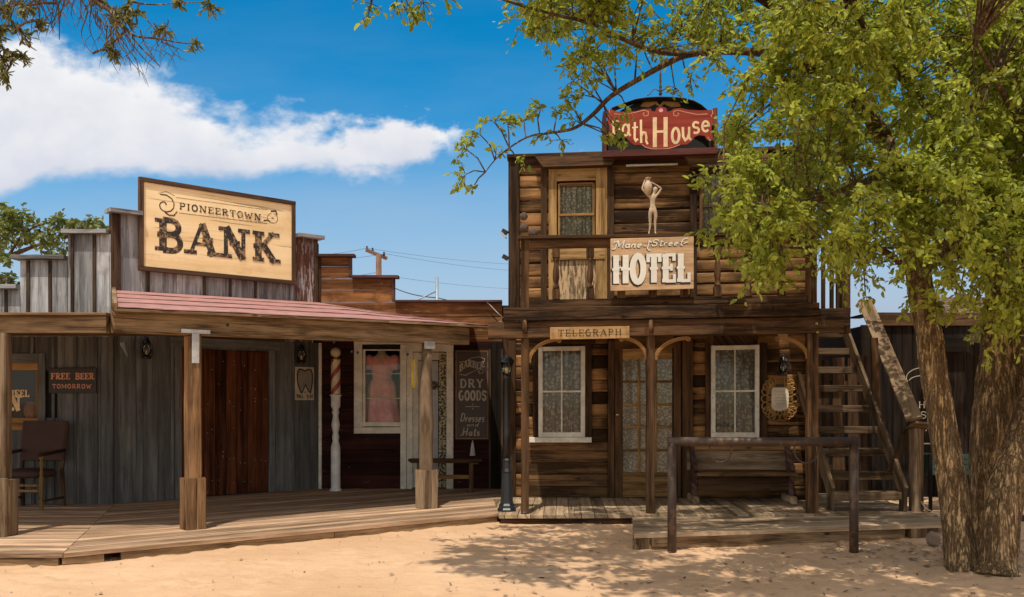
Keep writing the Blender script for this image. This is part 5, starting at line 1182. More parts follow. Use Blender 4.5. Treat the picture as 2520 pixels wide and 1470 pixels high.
def bath_house():
    fr = HOT; P = fr.px; y0 = -.30
    q = lambda a, b, y=y0: P((1520 + a / 6.63) * .9545, (190 + b / 6.63) * .9545, y)
    x0, zb = q(232, 1425); x1, _ = q(2192, 1425); _, zs = q(232, 640); _, zi = q(232, 1320)
    t = T('roof_sign', 'dark red scroll shaped sign with arched black top on the hotel roof', 'sign', fr, ((x0 + x1) / 2, -.2, zb))
    mb = MB(fr); mb.bx(x0, x1, y0, .1, zb, zi, ax='x'); mb.bx(x0, x0 + .05, y0 + .01, .1, zi + .001, zs, ax='z'); mb.bx(x1 - .05, x1, y0 + .01, .1, zi + .001, zs, ax='z'); mb.build('box_frame', M['maroon_frame'], t)
    mb = MB(fr); ar = [q(430, 640), q(520, 540), q(640, 470), q(800, 405), q(1000, 372), q(1210, 364), q(1420, 366), q(1620, 385), q(1800, 430), q(1930, 500), q(2045, 610)]
    mb.prism([(x0 + .051, zi + .002), (x1 - .051, zi + .002), (x1 - .051, zs - .05), (ar[-1][0] + .02, zs - .05)] + ar[::-1] + [(ar[0][0], zs - .05), (x0 + .051, zs - .05)], .0, .06); mb.build('back_panel', M['black'], t)
    mb = MB(fr); rim = [q(385, 550)] + [q(*p) for p in ((560, 480), (800, 398), (1000, 368), (1210, 358), (1420, 362), (1620, 380), (1800, 424), (1930, 494), (2050, 600))]
    for p, s in zip(rim, rim[1:]): mb.bar((p[0], -.10, p[1]), (s[0], -.10, s[1]), .20, .014, (0, 0, 1), jit=0)
    mb.build('arch_rim', M['black'], t)
    out = [(290, 1080), (330, 1165), (420, 1160), (455, 1090), (560, 1075), (640, 1110), (700, 1180), (770, 1222), (880, 1222), (950, 1265), (1060, 1295), (1200, 1303), (1340, 1293), (1460, 1262), (1560, 1215), (1660, 1212), (1740, 1160), (1800, 1080), (1880, 1050), (1970, 1065), (2010, 1130), (2115, 1130), (2110, 1060), (2085, 1000), (2088, 900), (2130, 820), (2165, 720), (2155, 600), (2125, 585), (2085, 620), (1900, 630), (1700, 622), (1560, 590), (1440, 600), (1390, 640), (1330, 650), (1310, 590), (1225, 562), (1140, 590), (1120, 650), (1060, 640), (1050, 600), (900, 610), (800, 640), (600, 655), (430, 640), (345, 598), (300, 650), (305, 800), (340, 900), (330, 1000)]
    pts = [q(a, b, -.27) for a, b in out]
    mb = MB(fr); mb.prism(pts, -.27, -.235); mb.build('scroll_board', M['sign_maroon'], t)
    yy = -.271; Q = lambda a, b: q(a, b, -.27); mb = MB(fr); ln_ = lambda P_, w: line(mb, [Q(*p) for p in P_], w, yy)
    def let(c, xl, xr, yb, yt, wt, cap=False, tilt=0):
        a, b = Q(xl, yb); e, f_ = Q(xr, yt); hh = (f_ - b) * (1 if cap else 2); text(mb, c, a, b, hh, e - a, yy, wt=wt / hh * .16, fn=lambda X, Z: (X + tilt * (Z - b), Z))
    W_ = .20
    let('B', 370, 530, 1045, 800, W_, True); let('a', 550, 705, 1070, 850, W_); let('t', 715, 835, 1150, 960, W_); let('h', 850, 1010, 1190, 985, W_)
    let('o', 1385, 1565, 1190, 930, W_ * 1.2); let('u', 1570, 1745, 1140, 910, W_ * 1.1); let('s', 1745, 1895, 1020, 820, W_ * 1.1); let('e', 1905, 2070, 1000, 805, W_ * 1.1)
    a, b = Q(1035, 1262); e, f_ = Q(1380, 742); text(mb, 'H', a, b, f_ - b, e - a, yy, wt=.135, serif=.055, st=.045)
    mb.build('lettering', M['cream'], t)
    mb = MB(fr)
    for sx in (1, -1):
        m_ = (lambda a: a) if sx > 0 else (lambda a: 2440 - a)
        ln_([(m_(420), 690), (m_(600), 700), (m_(800), 660), (m_(930), 625), (m_(1005), 650), (m_(1000), 715), (m_(945), 730), (m_(915), 695), (m_(935), 665)], .010)
        ln_([(m_(345), 620), (m_(330), 680), (m_(365), 720), (m_(345), 745)], .010); ln_([(m_(320), 1140), (m_(390), 1140), (m_(420), 1080)], .010)
    ln_([(900, 1215), (960, 1262), (1060, 1285), (1200, 1292), (1340, 1282), (1450, 1255), (1540, 1215)], .010); mb.build('scroll_lines', M['pink_letter'], t)
    mb = MB(fr); ca, cb = Q(1220, 630); disk(mb, ca, cb, .03, .026, yy - .0012); mb.build('rose', M['pink_skirt'], t)
    mb = MB(fr); og = [(870, 560), (930, 470), (1050, 430), (1150, 480), (1200, 540), (1260, 470), (1380, 430), (1510, 460), (1565, 560), (1400, 575), (1280, 520), (1200, 570), (1120, 520), (1010, 580)]
    mb.prism([q(a, b, -.02) for a, b in og], -.02, -.001); mb.build('crest', M['tele'], t)
    mb = MB(fr); fx, f0 = q(1212, 370, .03); _, f1 = q(1212, -60, .03); hh = f1 - f0
    mb.lathe([(.022, 0), (.024, .1 * hh), (.016, .13 * hh), (.028, .17 * hh), (.014, .22 * hh), (.02, .3 * hh), (.022, .36 * hh), (.012, .42 * hh), (.018, .55 * hh), (.012, .7 * hh), (.016, .8 * hh), (.003, hh)], (fx, .03, f0), 10)
    for s in (-1, 1): mb.tube([(fx + s * .02, .03, f0 + .16 * hh), (fx + s * .07, .03, f0 + .26 * hh), (fx + s * .11, .03, f0 + .22 * hh), (fx + s * .15, .03, f0 + .05 * hh), (fx + s * .19, .03, f0 + .0 * hh)], .007, 6)
    mb.build('finial', M['sign_frame'], t)
bath_house()
def figurine():
    fr = POR; P = fr.px; y = .03; x, z0 = P(1606, 579, y); _, z1 = P(1606, 438, y); z0 = POR.px(1606, 578.5, y)[1]; h = z1 - z0; z0 += POR.sag * x
    t = T('figurine', 'pale statuette of a woman lifting a jar, standing on the balcony rail', 'statue', fr, (x, y, z0))
    s = h / 1180.; q = lambda a, b, d=0: Vector(((a - 520) * s, d * s, (1330 - b) * s))
    V = [(520, 800, 0, 62, 44), (520, 690, 0, 52, 40), (515, 600, 0, 66, 48), (520, 540, 0, 58, 44), (545, 490, 0, 24, 24), (560, 445, 10, 36, 40), (572, 400, 10, 50, 52), (578, 370, 10, 36, 40),
         (440, 530, 0, 28, 28), (370, 455, -10, 25, 25), (300, 385, -20, 23, 23), (335, 270, -20, 20, 20), (365, 195, -10, 17, 17), (400, 175, 0, 20, 14),
         (590, 525, 0, 28, 28), (640, 470, 0, 25, 25), (700, 375, -5, 22, 22), (600, 305, -10, 19, 19), (500, 255, -15, 17, 17), (470, 240, -20, 20, 14),
         (570, 850, 0, 56, 50), (585, 960, -10, 40, 38), (572, 1060, 0, 30, 32), (578, 1180, 5, 22, 22), (575, 1270, 5, 15, 16), (585, 1318, -25, 18, 14),
         (480, 850, 5, 56, 50), (470, 960, 15, 42, 40), (475, 1060, 25, 32, 32), (470, 1180, 30, 24, 22), (455, 1260, 35, 16, 16), (440, 1315, 0, 18, 14)]
    E = [(0, 1), (1, 2), (2, 3), (3, 4), (4, 5), (5, 6), (6, 7), (3, 8), (8, 9), (9, 10), (10, 11), (11, 12), (12, 13), (3, 14), (14, 15), (15, 16), (16, 17), (17, 18), (18, 19), (0, 20), (20, 21), (21, 22), (22, 23), (23, 24), (24, 25), (0, 26), (26, 27), (27, 28), (28, 29), (29, 30), (30, 31)]
    me = bpy.data.meshes.new('body'); me.from_pydata([q(a, b, d) for a, b, d, r, r2 in V], E, []); o = bpy.data.objects.new('body', me); COL.objects.link(o); o.parent = t; me.materials.append(M['stone_fig'])
    md = o.modifiers.new('skin', 'SKIN'); md.use_smooth_shade = True
    if not me.skin_vertices: me.skin_vertices.new()
    for i, (a, b, d, r, r2) in enumerate(V): me.skin_vertices[0].data[i].radius = (r * s, r2 * s); me.skin_vertices[0].data[i].use_root = (i == 0)
    sb = o.modifiers.new('sub', 'SUBSURF'); sb.levels = 2; sb.render_levels = 2
    c = q(420, 330, -35); mb = MB(POR); bx = BASE[t.name]
    z_off = lambda p: (p[0] + bx.x, p[1] + bx.y, p[2] + bx.z)
    k = s; mb.lathe([(20 * k, -190 * k), (60 * k, -140 * k), (85 * k, -40 * k), (82 * k, 30 * k), (50 * k, 90 * k), (38 * k, 115 * k), (45 * k, 150 * k), (64 * k, 165 * k), (60 * k, 172 * k)], z_off(c), 20)
    mb.fr = WF; jar = mb.build('jar', M['stone_fig'], t)
    mb = MB(WF); hd = q(580, 385, 18)
    mb.lathe([(54 * k * math.sin(math.pi * (i + .4) / 9), -56 * k * math.cos(math.pi * (i + .4) / 9)) for i in range(9)], z_off(hd), 14); mb.build('hair', M['stone_fig'], t)
    mb = MB(WF); b_ = q(520, 1330, 10); mb.lathe([(110 * k, -.012), (110 * k, .004)], z_off(b_), 18); mb.build('plinth', M['stone_fig'], t)
figurine()
def balls():
    fr = POR
    for i, (u, v, r, lab) in enumerate(((1289, 533, 10, 'topmost brown ball stacked at the left end of the balcony rail'), (1290, 561, 11, 'middle brown ball under the topmost ball on the balcony rail'), (1312, 574, 12, 'brown ball lying on the balcony rail beside the stacked two'))):
        x, z = fr.px(u, v, .02); rr = r * 11.5 / F; z = [zr_ball + .046 * 3 + .02, zr_ball + .055, zr_ball + .055][i] if False else z
        mb = MB(fr); n = 14; vs = []; fs = []
        for a in range(n + 1):
            for b in range(18):
                th = math.pi * a / n; ph = 2 * math.pi * b / 18; d = Vector((math.sin(th) * math.cos(ph), math.sin(th) * math.sin(ph), math.cos(th)))
                d = d * rr * (1 + .06 * mnoise.noise(d * 4 + Vector((i * 9, 0, 0)))); vs.append((x + d.x, .02 + d.y, z + d.z))
        for a in range(n):
            for b in range(18): fs.append((a * 18 + b, a * 18 + (b + 1) % 18, (a + 1) * 18 + (b + 1) % 18, (a + 1) * 18 + b))
        mb.add(vs, fs, None, .5, True); mb.build('ball', M['ball_brown'], None, (x, .02, z - rr), lab, 'ball', 'brown balls on the balcony rail')
    x, z = fr.px(1290, 581, .02)
balls()
def notice():
    fr = HOT; x, z = fr.px(1919.6, 981, -.09); k = 13.3 / F; t = T('oval_notice', 'gilt pierced oval frame holding a paper notice on the hotel wall', 'notice', fr, (x, -.07, z - 53 * k))
    mb = MB(fr); n = 22
    for i in range(n):
        a = 2 * math.pi * i / n; cx, cz = x + 36 * k * math.copysign(abs(math.cos(a)) ** .75, math.cos(a)), z + 44 * k * math.copysign(abs(math.sin(a)) ** .75, math.sin(a))
        if abs(a - math.pi / 2) < .16: continue
        for r, ox in ((8.5 * k, 0),):
            ring = [(cx + r * math.cos(2 * math.pi * j / 10), -.075, cz + r * math.sin(2 * math.pi * j / 10)) for j in range(11)]; mb.tube(ring, 1.9 * k, 5, cap=False)
        cx2, cz2 = x + 27 * k * math.copysign(abs(math.cos(a)) ** .6, math.cos(a)), z + 34 * k * math.copysign(abs(math.sin(a)) ** .6, math.sin(a))
        ring = [(cx2 + 5 * k * math.cos(2 * math.pi * j / 8), -.075, cz2 + 5 * k * math.sin(2 * math.pi * j / 8)) for j in range(9)]; mb.tube(ring, 1.5 * k, 5, cap=False)
    mb.build('pierced_frame', M['gilt'], t)
    mb = MB(fr); mb.bx(x - 26 * k, x + 26 * k, -.07, -.05, z - 34 * k, z + 34 * k, jit=0); mb.build('inner_board', M['sign_brown'], t)
    mb = MB(fr); mb.bx(x - 20 * k, x + 22 * k, -.076, -.0705, z - 30 * k, z + 26 * k, jit=0); p = mb.build('paper', M['paper'], t)
    mb = MB(fr)
    for j, (a, b) in enumerate(((-10, 12), (-14, 16), (-15, 17), (-12, 14), (-8, 10))): zz = z + (16 - j * 7) * k; line(mb, [(x + a * k, zz), (x + b * k, zz)], 1.2 * k, -.0768)
    mb.build('faint_lines', M['pale_letter'], p)
notice()
def tube_light():
    fr = HOT; y = -.14; x0, z = fr.px(1541, 408, y); x1, _ = fr.px(1668, 408, y); t = T('tube_light', 'long thin tube light under the hotel roof edge', 'light fitting', fr, ((x0 + x1) / 2, y, z))
    mb = MB(fr); mb.tube([(x0, y, z), (x1, y, z)], .016, 10); mb.build('tube', M['tube_white'], t); mb = MB(fr); mb.bx(x0 + .05, x1 - .05, y + .02, -.05, z + .005, z + .035, ax='x'); mb.build('holder', M['sign_frame'], t)
tube_light()
def floodlights():
    fr = HOT
    for u, v, lab in ((1241, 577, 'small floodlight on the hotel side wall, upper one with a pale lens'), (1243, 640, 'small dark floodlight on the hotel side wall, lower one')):
        x, z = fr.px(u, v, .1); t = T('floodlight', lab, 'floodlight', fr, (x, .1, z), 'floodlights on the hotel corner')
        mb = MB(fr); mb.bar((-.02, .1, z + .02), (x + .015, .1, z + .035), .05, .03); mb.build('arm', M['black'], t)
        mb = MB(fr); mb.bar((x + .02, .1, z + .06), (x - .01, .1, z + .01), .09, .07, (0, 1, 0)); mb.build('housing', M['black'], t)
        if v < 600: mb = MB(fr); mb.bar((x - .04, .1, z + .03), (x + .028, .1, z - .055), .085, .022, (1, 0, 1)); mb.build('lens', M['galv'], t)
floodlights()
# ------------------------------------------------------------------ hotel porch bench, hitching rail, stairs
def porch_bench():
    p = G(1836, 1240); fr = Frame(p.x, p.y, -2); k = (p.y) / F; t = T('bench', 'long rustic bench with curved wagon yoke ends on the hotel porch', 'bench', fr, (0, 0, 0))
    X = lambda u: (u - 1836) * k; Z = lambda v: H + (CV - v) * k
    for u, s in ((1712, -1), (1950, 1)):
        x = X(u); mb = MB(fr); mb.bx(x - .045, x + .045, -.05, .45, 0, .10, ax='y', ch=.015); mb.build('foot', M['deck_grey'], t)
        pts = [(.06, .10), (.10, .26), (.05, .40), (-.02, .45), (.0, .52), (.12, .56), (.22, .66), (.26, .80), (.33, .80), (.31, .60), (.24, .45), (.27, .30), (.24, .10)]
        mb = MB(fr); mb.prism([(a, b) for a, b in pts], -.03, .03); mb.v = [(x + b - 0 if False else x + b, a, c) for a, b, c in mb.v]; mb.build('end_panel', M['maroon_trim'], t)
    mb = MB(fr); mb.bx(X(1716), X(1962), -.02, .27, Z(1172), Z(1172) + .05, ax='x', seg=4, wob=.003); mb.build('seat', M['post'], t)
    mb = MB(fr); b0 = .27; mb.bar((X(1700), .31, Z(1137)), (X(1962), .31, Z(1137)), .045, (1160 - 1112) * k, (0, .15, 1), seg=5, wob=.004); mb.build('backrest', M['post_grey'], t)
    mb = MB(fr); mb.bx(X(1722), X(1944), .10, .14, .16, .34, ax='x'); mb.build('apron', M['hotel_dark'], t)
porch_bench()
def hitching_rail():
    g = G(1653, 1355, -.19); g2 = G(2102, 1359, -.19); y = (g.y + g2.y) / 2; k = y / F; fr = Frame(0, y, 0); t = T('hitching_rail', 'rusty brown pipe hitching rail in front of the hotel step', 'hitching rail', fr, ((g.x + g2.x) / 2, 0, -.19))
    zt = H + (CV - 1087) * k; r = 11 * k; xa, xb = (1653.5 - CU) * k, (2101.5 - CU) * k
    for x in (xa, xb): mb = MB(fr); mb.tube([(x, 0, -.3), (x, 0, .3), (x, 0, zt - r * .2)], r, 16); mb.build('post', M['rust'], t)
    mb = MB(fr); mb.tube([(xa - r * .9, 0, zt), ((xa + xb) / 2, 0, zt - .004), (xb + r * .9, 0, zt)], r * 1.02, 16); mb.build('top_rail', M['rust'], t)
    for u, ud in ((1773, 27), (1984, 29)):
        x = (u - CU) * k; w = ud * k; mb = MB(fr); mb.tube([(x - w, 0, zt - r), (x - w, -.0, zt - r - .02)] + [(x - w * math.cos(a), 0, zt - r - .05 - w * 1.05 * math.sin(a)) for a in np.linspace(0, math.pi, 12)] + [(x + w, 0, zt - r)], .009, 8); mb.build('tie_ring', M['rust'], t)
hitching_rail()
def stairs():
    fr = Frame(0, 0, 0); t = T('outside_stairs', 'steep open plank stairs with handrail climbing to the hotel balcony', 'stairs', fr, (4.5, 12.0, -.02))
    xl, xr = 4.07, 5.00; ys = 11.92; run = .265; vs = [1213, 1163, 1105, 1050, 998, 948, 903, 857, 815]
    zz = []
    for i, v in enumerate(vs):
        y = ys + run * i; z = H + (CV - v) * y / F; zz.append((y, z))
        mb = MB(fr); mb.bx(xl + .03, xr - .03, y, y + .27, z - .095, z, ax='x', seg=2, wob=.003, ch=.006); mb.build('tread', M['stair'], t)
    (ya, za), (yb, zb_) = zz[0], zz[-1]; sl_ = (zb_ - za) / (yb - ya)
    for x in (xl, xr):
        mb = MB(fr); p0 = Vector((x, ya - .12, -.015)); p1 = Vector((x, ya + .02, za + .02)); mb.bar((x, ya + .03, -.015), (x, ya + .03, za + .05), .045, .16, (0, 1, 0)); mb.bar((x, ya - .02, za + .0), (x, yb + .3, zb_ + .3 * sl_ + .02), .045, .20, (0, 0, 1), seg=4, wob=.002); mb.build('stringer', M['stair'], t)
    a = D(2256, 1050, ya + .02); b = D(2128, 742, yb + .1)
    mb = MB(fr); nx = a.x; mb.bx(nx - .08, nx + .02, ya - .06, ya + .08, -.02, a.z - .02, ax='z', ch=.01, seg=3, wob=.003); np_ = mb.build('newel_post', M['post_grey'], t); 
    mb = MB(fr); mb.bx(nx + .022, nx + .065, ya - .04, ya + .08, -.02, a.z - .03, ax='z'); mb.build('side_board', M['post'], np_)
    mb = MB(fr); mb.bar((nx - .12, ya - .09, a.z + .02), (nx + .11, ya - .09, a.z), .30, .03, (0, .3, 1)); mb.build('cap', M['stair'], np_)
    a2 = D(2250, 1032, ya + .02); mb = MB(fr); mb.bar(a2, b, .045, .20, (1, -.0, .42), seg=6, wob=.003); mb.build('handrail', M['stair'], t)
    pb = D(2156, 1000, ys + 1.05); mb = MB(fr); mb.bar((pb.x, pb.y, pb.z - .05), (pb.x - .02, pb.y + .02, pb.z + .95), .10, .05, (0, 1, 0)); mb.build('rail_post', M['hotel_trim'], t)
    p0 = D(2190, 1165, ya + .3); p1 = D(2246, 1035, ya + .15); mb = MB(fr); mb.bar(p0, p1, .09, .035, (0, 1, 0)); mb.build('brace', M['hotel_dark'], t)
stairs()
# ------------------------------------------------------------------ shed and fence at right, things beyond
def shed():
    y = 14.6; k = y / F; fr = Frame(0, y, 0); X = lambda u: (u - CU) * k; Z = lambda v: H + (CV - v) * k
    t = T('shed', 'dark board shed behind the stairs with a faded painted sign', 'shed', fr, (7, 0, -.1))
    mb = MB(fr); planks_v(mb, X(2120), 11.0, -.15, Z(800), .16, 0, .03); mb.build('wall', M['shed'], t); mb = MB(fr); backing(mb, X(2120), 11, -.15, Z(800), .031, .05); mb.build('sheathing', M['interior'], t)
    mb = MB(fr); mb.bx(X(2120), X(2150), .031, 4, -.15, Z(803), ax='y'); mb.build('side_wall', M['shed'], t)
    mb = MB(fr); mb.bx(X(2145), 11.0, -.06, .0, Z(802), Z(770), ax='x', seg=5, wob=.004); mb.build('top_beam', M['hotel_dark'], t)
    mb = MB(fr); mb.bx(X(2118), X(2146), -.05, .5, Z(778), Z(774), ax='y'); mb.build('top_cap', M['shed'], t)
    mb = MB(fr); mb.bar((X(2360), -.5, Z(826)), (X(2700), -1.0, Z(868)), .9, .03, (0, .2, 1)); mb.build('awning', M['sheet'], t)
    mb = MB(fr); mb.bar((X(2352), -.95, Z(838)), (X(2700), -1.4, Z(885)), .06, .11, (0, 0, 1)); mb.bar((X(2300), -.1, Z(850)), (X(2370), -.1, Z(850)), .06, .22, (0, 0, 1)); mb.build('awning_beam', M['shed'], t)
    mb = MB(fr); yy = -.006
    for s, u0, u1, v0, v1 in (('S', 2270, 2290, 985, 965), ('HA', 2258, 2300, 1007, 990), ('SO', 2263, 2302, 1032, 1015), ('BAL', 2258, 2312, 1063, 1045)):
        v0 -= 42 if s == 'S' else 42; v1 -= 42; text(mb, s, X(u0), Z(v0 + 40), Z(v1 + 40) - Z(v0 + 40), X(u1) - X(u0), yy, wt=.16, serif=.1, st=.1); mb.build('faded_lettering', M['pale_letter'], t); mb = MB(fr)
    line(mb, [(X(2230) + .28 * (1 - math.cos(a)), Z(930) + .16 * math.sin(a)) for a in np.linspace(-.4, 2.2, 14)], .012, yy)
    line(mb, [(X(2236) + .24 * (1 - math.cos(a)), Z(940) + .10 * math.sin(a)) for a in np.linspace(.2, 2.4, 12)], .012, yy); line(mb, [(X(2264), Z(1092)), (X(2306), Z(1092))], .02, yy)
    mb.build('faded_ornament', M['pale_letter'], t)
shed()
def back_fence():
    y = 14.42; k = y / F; fr = Frame(0, y, 0); X = lambda u: (u - CU) * k; t = T('plank_fence', 'dark gappy plank fence seen through the open stairs', 'fence', fr, (5.4, 0, -.12))
    mb = MB(fr); x = X(1905)
    while x < X(2118):
        w = random.uniform(.10, .19); mb.bx(x, x + w, 0, .03, -.15, H + (CV - random.uniform(868, 890)) * k, ax='z'); x += w + random.choice((.005, .01, .05))
    mb.bx(X(1905), X(2118), .032, .07, .3, .4, ax='x'); mb.bx(X(1905), X(2118), .032, .07, 1.6, 1.7, ax='x'); mb.build('board', M['hotel_dark'], t)
back_fence()
def far_house(nm, label, x0, x1, y0, dep, ze, zr, wallm, roofm):
    fr = Frame((x0 + x1) / 2, y0, 0); t = T('house', label, 'house', fr, (0, 0, -.15)); w = (x1 - x0) / 2
    mb = MB(fr); mb.bx(-w + .3, w - .3, .3, dep - .3, -.2, ze, jit=0); mb.build('wall', wallm, t)
    mb = MB(fr); n = 14
    for i in range(n):
        a, b = i / n, (i + 1) / n + .01; ya, yb = dep / 2 * a, dep / 2 * b; za, zb = ze + (zr - ze) * a, ze + (zr - ze) * b
        mb.add([(-w, ya, za + .02), (w, ya, za + .02), (w, yb, zb), (-w, yb, zb), (-w, ya, za), (w, ya, za)], [(0, 1, 2, 3), (4, 5, 1, 0)])
    mb.add([(-w, dep / 2, zr), (w, dep / 2, zr), (w, dep, ze), (-w, dep, ze)], [(0, 1, 2, 3)]); mb.add([(-w, 0, ze), (-w, dep / 2, zr), (-w, dep, ze)], [(0, 1, 2)]); mb.add([(w, 0, ze), (w, dep / 2, zr), (w, dep, ze)], [(0, 2, 1)])
    mb.build('roof', roofm, t)
M['shingle'] = paint('shingle', (.17, .105, .082), .85, bump=.4, sc=30, var=.4); M['pale_roof'] = paint('pale_roof', (.40, .31, .29), .8, bump=.3, sc=20); M['far_wall'] = paint('far_wall', (.30, .22, .17), .9)
far_house('a', 'low house with brown shingle roof showing above the dark shed', 8.95, 16, 19.0, 2.4, 2.9, 3.62, M['far_wall'], M['shingle'])
far_house('b', 'distant house with pale pinkish roof glimpsed between stairs and shed', 7.6, 12.2, 26.0, 6, 2.2, 3.35, M['far_wall'], M['pale_roof'])
def utility_pole():
    y = 42; k = y / F; x = (932 - CU) * k; z = lambda v: H + (CV - v) * k; fr = Frame(x, y, 0); t = T('utility_pole', 'brown wooden utility pole with crossarm behind the barber parapet', 'utility pole', fr, (0, 0, -.3))
    mb = MB(fr); mb.tube([(0, 0, -.4), (0, 0, z(626))], [.16, .125], 10); mb.build('pole', M['pole_wood'], t)
    mb = MB(fr); mb.bar(((902 - 932) * k, -.2, z(617)), ((951 - 932) * k, .2, z(635)), .12, .14); mb.build('crossarm', M['pole_wood'], t)
    for u, v in ((903, 616), (917, 620), (945, 630)): mb = MB(fr); mb.lathe([(.05, 0), (.06, .07), (.03, .11), (.05, .16), (.01, .19)], ((u - 932) * k, 0, z(v)), 8); mb.build('insulator', M['iron'], t)
    mb = MB(fr)
    def wire(u0, v0, u1, v1, y1, sag=.14):
        a = Vector(((u0 - 932) * k, 0, z(v0))); b = D(u1, v1, y1) - Vector((x, y, 0)); mb.tube([a.lerp(b, i / 14) - Vector((0, 0, sag * 4 * (i / 14) * (1 - i / 14))) for i in range(15)], .008, 4)
    wire(903, 611, 700, 628, 46); wire(903, 611, 1300, 652, 60); wire(945, 624, 1300, 668, 60); wire(932, 676, 1300, 712, 60); wire(945, 625, 700, 640, 46); wire(940, 668, 700, 690, 46)
    mb.build('wires', M['wire'], t)
utility_pole()
def mast():
    y = 19; k = y / F; x = (1075.5 - CU) * k; z = lambda v: H + (CV - v) * k; fr = Frame(x, y, 0); t = T('service_mast', 'grey metal pipe mast with diagonal brace behind the barber parapet', 'mast', fr, (0, 0, 2))
    mb = MB(fr); mb.tube([(0, 0, -.2), (0, 0, z(682))], .027, 10); mb.build('pipe', M['pipe'], t)
    mb = MB(fr); mb.tube([(-2.6 * .35, .1, z(765)), (0, .02, z(716))], .014, 8); mb.build('brace', M['pipe'], t)
    mb = MB(fr); a = Vector((0, 0, z(733))); b = D(960, 704, 24) - Vector((x, y, 0)); mb.tube([a.lerp(b, i / 10) - Vector((0, 0, .25 * i / 10 * (1 - i / 10))) for i in range(11)], .012, 5); b = D(1180, 758, 20) - Vector((x, y, 0)); mb.tube([a, b], .010, 5); mb.build('cable', M['wire'], t)
mast()
def loose_cable():
    mb = MB(BAR); P = lambda u, v: (BAR.px(u, v, -.06)[0], -.06, BAR.px(u, v, -.06)[1])
    mb.tube([P(1178, 742), P(1192, 738), P(1205, 750), P(1222, 768), P(1240, 784)], .008, 6); mb.build('loose_cable', M['cord'], None, (BAR.X(1200), -.06, 2.9), 'thin pale cable dangling over the brown barber parapet', 'cable')
loose_cable()
def small_things():
    # cord beside the newel post
    pts = [D(2265, 1232, 11.9), D(2278, 1252, 11.8), D(2300, 1262, 11.5), D(2316, 1274, 11.3), D(2340, 1282, 11.1)]
    mb = MB(); mb.tube(pts, .007, 6); mb.build('rope', M['cord'], None, tuple(pts[-1]), 'thin pale rope running from the stair newel post towards the tree', 'rope')
    # rocks
    for u, v, w, h, lab in ((2302, 1345, 34, 40, 'rounded brown rock beside the leg of the step platform'), (2335, 1362, 24, 26, 'dark grey rock against the foot of the left trunk')):
        p = G(u, v, gz(4, 9.5)); k = p.y / F; mb = MB(); vs = []; fs = []; n = 12; m = 16
        for a in range(n + 1):
            for b in range(m):
                th = math.pi * a / n; ph = 2 * math.pi * b / m; d = Vector((math.sin(th) * math.cos(ph), math.sin(th) * math.sin(ph), math.cos(th))); r = 1 + .35 * mnoise.noise(d * 1.7 + Vector((u, 0, 0)))
                vs.append((p.x + d.x * r * w / 2 * k, p.y + .05 + d.y * r * w / 2 * k, p.z + h * .35 * k + d.z * r * h / 2 * k))
        for a in range(n):
            for b in range(m): fs.append((a * m + b, (a + 1) * m + b, (a + 1) * m + (b + 1) % m, a * m + (b + 1) % m))
        mb.add(vs, fs, None, .5, True); mb.build('rock', M['rock'], None, tuple(p), lab, 'rock')
    # green crate behind the left trunk
    fr = Frame((2312 - CU) / F * 12.6, 12.6, 0); k = 12.6 / F; t = T('crate', 'dark green slatted crate behind the leaning left trunk', 'crate', fr, (0, 0, -.12)); zt = H + (CV - 1118) * k; zb = H + (CV - 1170) * k
    mb = MB(fr)
    for i in range(4): mb.bx(-.15, .9, 0, .02, zb + i * (zt - zb) / 4 + .004, zb + (i + 1) * (zt - zb) / 4 - .004, ax='x')
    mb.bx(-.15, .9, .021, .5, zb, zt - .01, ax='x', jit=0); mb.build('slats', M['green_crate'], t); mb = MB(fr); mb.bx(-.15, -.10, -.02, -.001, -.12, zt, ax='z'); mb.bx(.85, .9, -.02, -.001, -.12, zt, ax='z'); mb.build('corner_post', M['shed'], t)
    # sleeper at the right edge
    p = G(2520, 1298, gz(5, 10)); mb = MB(); mb.bar((p.x - .1, p.y, p.z + .05), (p.x + 1.6, p.y + .15, p.z + .05), .2, .18); mb.build('timber', M['hotel_dark'], None, (p.x, p.y, p.z), 'dark timber sleeper lying beyond the big tree', 'timber')
    # pots inside the saloon window
    fr = SAL; x, z = fr.px(76, 1028, .15); z -= .02
    t = T('clay_pot', 'brown clay pot standing inside the saloon window', 'pot', fr, (x, .15, z)); mb = MB(fr); mb.lathe([(.05, 0), (.08, .06), (.09, .14), (.07, .2), (.05, .22), (.06, .24)], (x, .15, z), 16); mb.build('body', M['clay'], t)
small_things()
